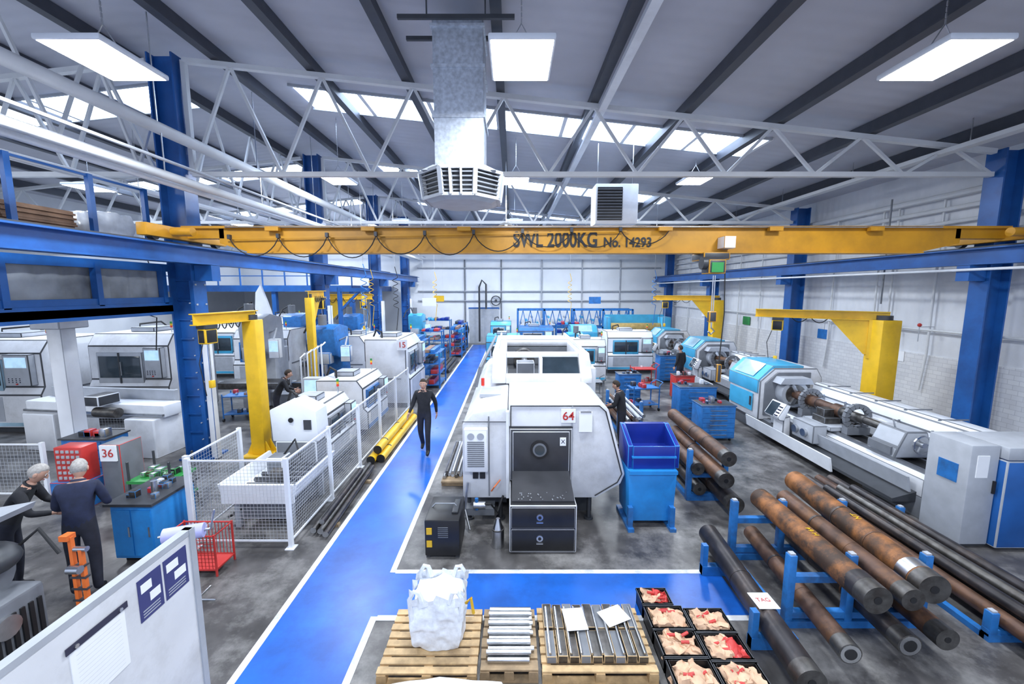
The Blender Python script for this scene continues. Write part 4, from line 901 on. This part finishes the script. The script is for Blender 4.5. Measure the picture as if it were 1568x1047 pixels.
# ---------------------------------------------------------------- people
def person(name,loc,rot,P=None,h=1.78,shirtm=shirt,trm=trous,hair=hairb,headrot=(0,0)):
    J=dict(pel=(0,0,.97),spi=(0,.0,1.14),che=(0,.0,1.34),nb=(0,-.005,1.49),nk=(0,.01,1.575),
      shL=(-.175,-.005,1.45),elL=(-.235,-.03,1.17),wrL=(-.245,.06,.93),shR=(.175,-.005,1.45),elR=(.235,-.03,1.17),wrR=(.245,.06,.93),
      hiL=(-.09,0,.91),knL=(-.105,.02,.50),anL=(-.11,-.02,.09),toL=(-.12,.13,.045),hiR=(.09,0,.91),knR=(.105,.02,.50),anR=(.11,-.02,.09),toR=(.12,.13,.045),head=(0,.03,1.665))
    if P: J.update(P)
    rad=dict(pel=(.15,.115),spi=(.14,.11),che=(.16,.12),nb=(.075,.07),nk=(.055,.055),shL=(.07,.07),elL=(.05,.05),wrL=(.032,.03),shR=(.07,.07),elR=(.05,.05),wrR=(.032,.03),
      hiL=(.09,.095),knL=(.065,.068),anL=(.045,.052),toL=(.042,.035),hiR=(.09,.095),knR=(.065,.068),anR=(.045,.052),toR=(.042,.035))
    keys=list(rad.keys()); E=[('pel','spi'),('spi','che'),('che','nb'),('nb','nk'),('che','shL'),('shL','elL'),('elL','wrL'),('che','shR'),('shR','elR'),('elR','wrR'),
       ('pel','hiL'),('hiL','knL'),('knL','anL'),('anL','toL'),('pel','hiR'),('hiR','knR'),('knR','anR'),('anR','toR')]
    me=bpy.data.meshes.new('p'); me.from_pydata([J[k] for k in keys],[(keys.index(a),keys.index(c)) for a,c in E],[])
    ob=bpy.data.objects.new('p',me); bpy.context.scene.collection.objects.link(ob)
    sk=ob.modifiers.new('s','SKIN'); sk.use_smooth_shade=True
    for i,k in enumerate(keys): me.skin_vertices[0].data[i].radius=rad[k]; me.skin_vertices[0].data[i].use_root=(i==0)
    ss=ob.modifiers.new('u','SUBSURF'); ss.levels=2
    dg=bpy.context.evaluated_depsgraph_get(); m2=bpy.data.meshes.new_from_object(ob.evaluated_get(dg))
    lab={('nb','nk'):skin,('anL','toL'):shoe,('anR','toR'):shoe,('hiL','knL'):trm,('knL','anL'):trm,('hiR','knR'):trm,('knR','anR'):trm,('pel','hiL'):trm,('pel','hiR'):trm}
    def mf(c):
        best=None;bd=9
        for a,d in E:
            p=Vector(J[a]);q=Vector(J[d]); t=max(0,min(1,(c-p).dot(q-p)/(q-p).length_squared)); dd=(c-(p+(q-p)*t)).length
            if dd<bd: bd=dd;best=(a,d)
        return lab.get(best,shirtm)
    s=h/1.78
    b=B(name,Matrix.Translation(loc)@Matrix.Rotation(R(rot),4,'Z')@Matrix.Scale(s,4))
    b.add_mesh(m2,mf)
    bpy.data.objects.remove(ob)
    nb=Vector(J['nb']);nk=Vector(J['nk']); b.cyl(nb+(nk-nb)*.25,nb+(nk-nb)*.55,.078,shirtm,r1=.068,seg=16)
    Hc=Vector(J['head']); rm=(Matrix.Rotation(R(headrot[1]),3,'Z')@Matrix.Rotation(R(headrot[0]),3,'X'))
    def hf(q):
        x,y,z=q
        if z<0: x*=1+.28*z; y=y*(1+.10*z) if y>0 else y*(1+.45*z)
        if y>.6: y=.6+(y-.6)*.7
        return Vector((x,y,z))
    b.ball(Hc,(.078,.098,.122),skin,20,14,hf,rot=rm)
    def hp(x,y,z): return Hc+rm@Vector((x,y,z))
    b.tube([hp(0,.082,.02),hp(0,.098,-.012),hp(0,.10,-.03),hp(0,.082,-.036)],[.008,.012,.015,.008],skin,8)
    for sx in(-1,1):
        b.ball(hp(sx*.031,.079,.012),(.013,.009,.009),eyew,8,6,rot=rm); b.ball(hp(sx*.031,.087,.012),(.006,.004,.006),ink,6,5,rot=rm)
        b.ball(hp(sx*.079,-.005,-.005),(.010,.02,.032),skin,8,8,rot=rm); b.ball(hp(sx*.031,.082,.032),(.018,.006,.004),hair,8,5,rot=rm)
    b.ball(hp(0,.083,-.062),(.026,.008,.007),lips,8,6,rot=rm)
    def hairf(q):
        q=hf(q)
        if q.z<.28 and q.y>-.05: q=q*.9
        if q.z<-.42: q=q*.86
        if q.y>.35 and q.z<.55: q=q*.86
        return q
    b.ball(Hc+rm@Vector((0,-.006,.004)),(.085,.105,.128),hair,24,16,hairf,rot=rm)
    for sd,el,wr in((-1,'elL','wrL'),(1,'elR','wrR')):
        e=Vector(J[el]);w=Vector(J[wr]); d=(w-e).normalized()
        side=d.cross(Vector((sd,0,0))); side=Vector((0,1,0)) if side.length<.2 else side.normalized()
        if side.y<0: side=-side
        nrm=d.cross(side).normalized()
        if nrm.x*sd>0: nrm=-nrm
        c=w+d*.055
        rotm=Matrix((side,nrm,d)).transposed()
        b.ball(c,(.042,.018,.055),skin,12,8,rot=rotm)
        b.tube([w-d*.03,w+d*.02],[.028,.027],skin,10)
        for k,(o,l) in enumerate(((.030,.072),(.011,.080),(-.009,.075),(-.028,.058))):
            p=c+side*o+d*.04; pts=[p]; dd=d.copy()
            for t in(.42,.33,.25): dd=(dd+nrm*.42).normalized(); p=p+dd*l*t; pts.append(p)
            b.tube(pts,[.0095,.009,.0082,.0065],skin,7)
        p=w+d*.03+side*.032; dd=(d*.55+side*.75+nrm*.2).normalized(); b.tube([p-side*.012,p+dd*.028,p+dd*.05+d*.006,p+dd*.062+d*.025],[.012,.011,.010,.007],skin,7)
    ob=b.done(60); bpy.data.meshes.remove(m2); return ob
walk=dict(hiL=(-.09,.0,.91),knL=(-.10,.14,.52),anL=(-.105,.17,.10),toL=(-.11,.32,.055),hiR=(.09,0,.91),knR=(.10,-.02,.50),anR=(.10,-.24,.14),toR=(.105,-.11,.045),
  elL=(-.25,-.12,1.18),wrL=(-.26,-.16,.93),elR=(.25,.06,1.18),wrR=(.30,.24,1.02))
person('walking_man',(-2.15,9.8,0),180,walk,1.86,shirt2,trous)
lean=dict(spi=(0,.06,1.13),che=(0,.16,1.31),nb=(0,.25,1.44),nk=(0,.30,1.50),shL=(-.175,.22,1.40),shR=(.175,.22,1.40),elL=(-.24,.30,1.14),wrL=(-.16,.50,1.08),elR=(.24,.30,1.14),wrR=(.16,.50,1.08),head=(0,.35,1.585))
half=dict(spi=(0,.02,1.14),che=(0,.06,1.33),nb=(0,.10,1.48),nk=(0,.13,1.555),shL=(-.175,.08,1.44),shR=(.175,.08,1.44),elL=(-.25,.12,1.17),wrL=(-.17,.34,1.08),elR=(.25,.12,1.17),wrR=(.17,.34,1.08),head=(0,.17,1.64))
person('machinist_man',(-5.60,5.0,0),25,half,1.82,shirt,trous,hairg,(-25,10))
person('machinist_man',(-6.55,5.0,0),-60,lean,1.80,shirt2,trous,hairg,(-30,0))
person('operator_man',(-6.75,11.5,0),-60,lean,1.80,shirt2,trous,hairb,(-15,0))
person('operator_man',(2.75,10.0,0),60,half,1.78,shirt2,trous,hairb,(-20,0))
person('operator_man',(6.75,16.3,0),30,None,1.80,shirt2,trous,hairb,(-10,0))
person('operator_man',(7.1,23.5,0),0,half,1.78,shirt2,trous,hairb)
person('operator_man',(-4.3,18.6,0),70,half,1.80,shirt2,trous,hairb)
person('operator_man',(-3.3,29.2,0),160,None,1.78,shirt2,trous,hairb)

# ---------------------------------------------------------------- world + camera
w=bpy.data.worlds.new('world'); bpy.context.scene.world=w; w.use_nodes=True
w.node_tree.nodes['Background'].inputs[0].default_value=(.62,.74,1,1); w.node_tree.nodes['Background'].inputs[1].default_value=1.4
cam=bpy.data.cameras.new('camera'); co=bpy.data.objects.new('camera',cam); bpy.context.scene.collection.objects.link(co)
co.location=(0,0,4); co.rotation_euler=(R(90-7.2),0,0); cam.lens=14.5; cam.sensor_width=36; cam.clip_start=.05; cam.clip_end=200
bpy.context.scene.camera=co
bpy.context.scene.view_settings.view_transform='Standard'
bpy.context.scene.view_settings.exposure=0.08
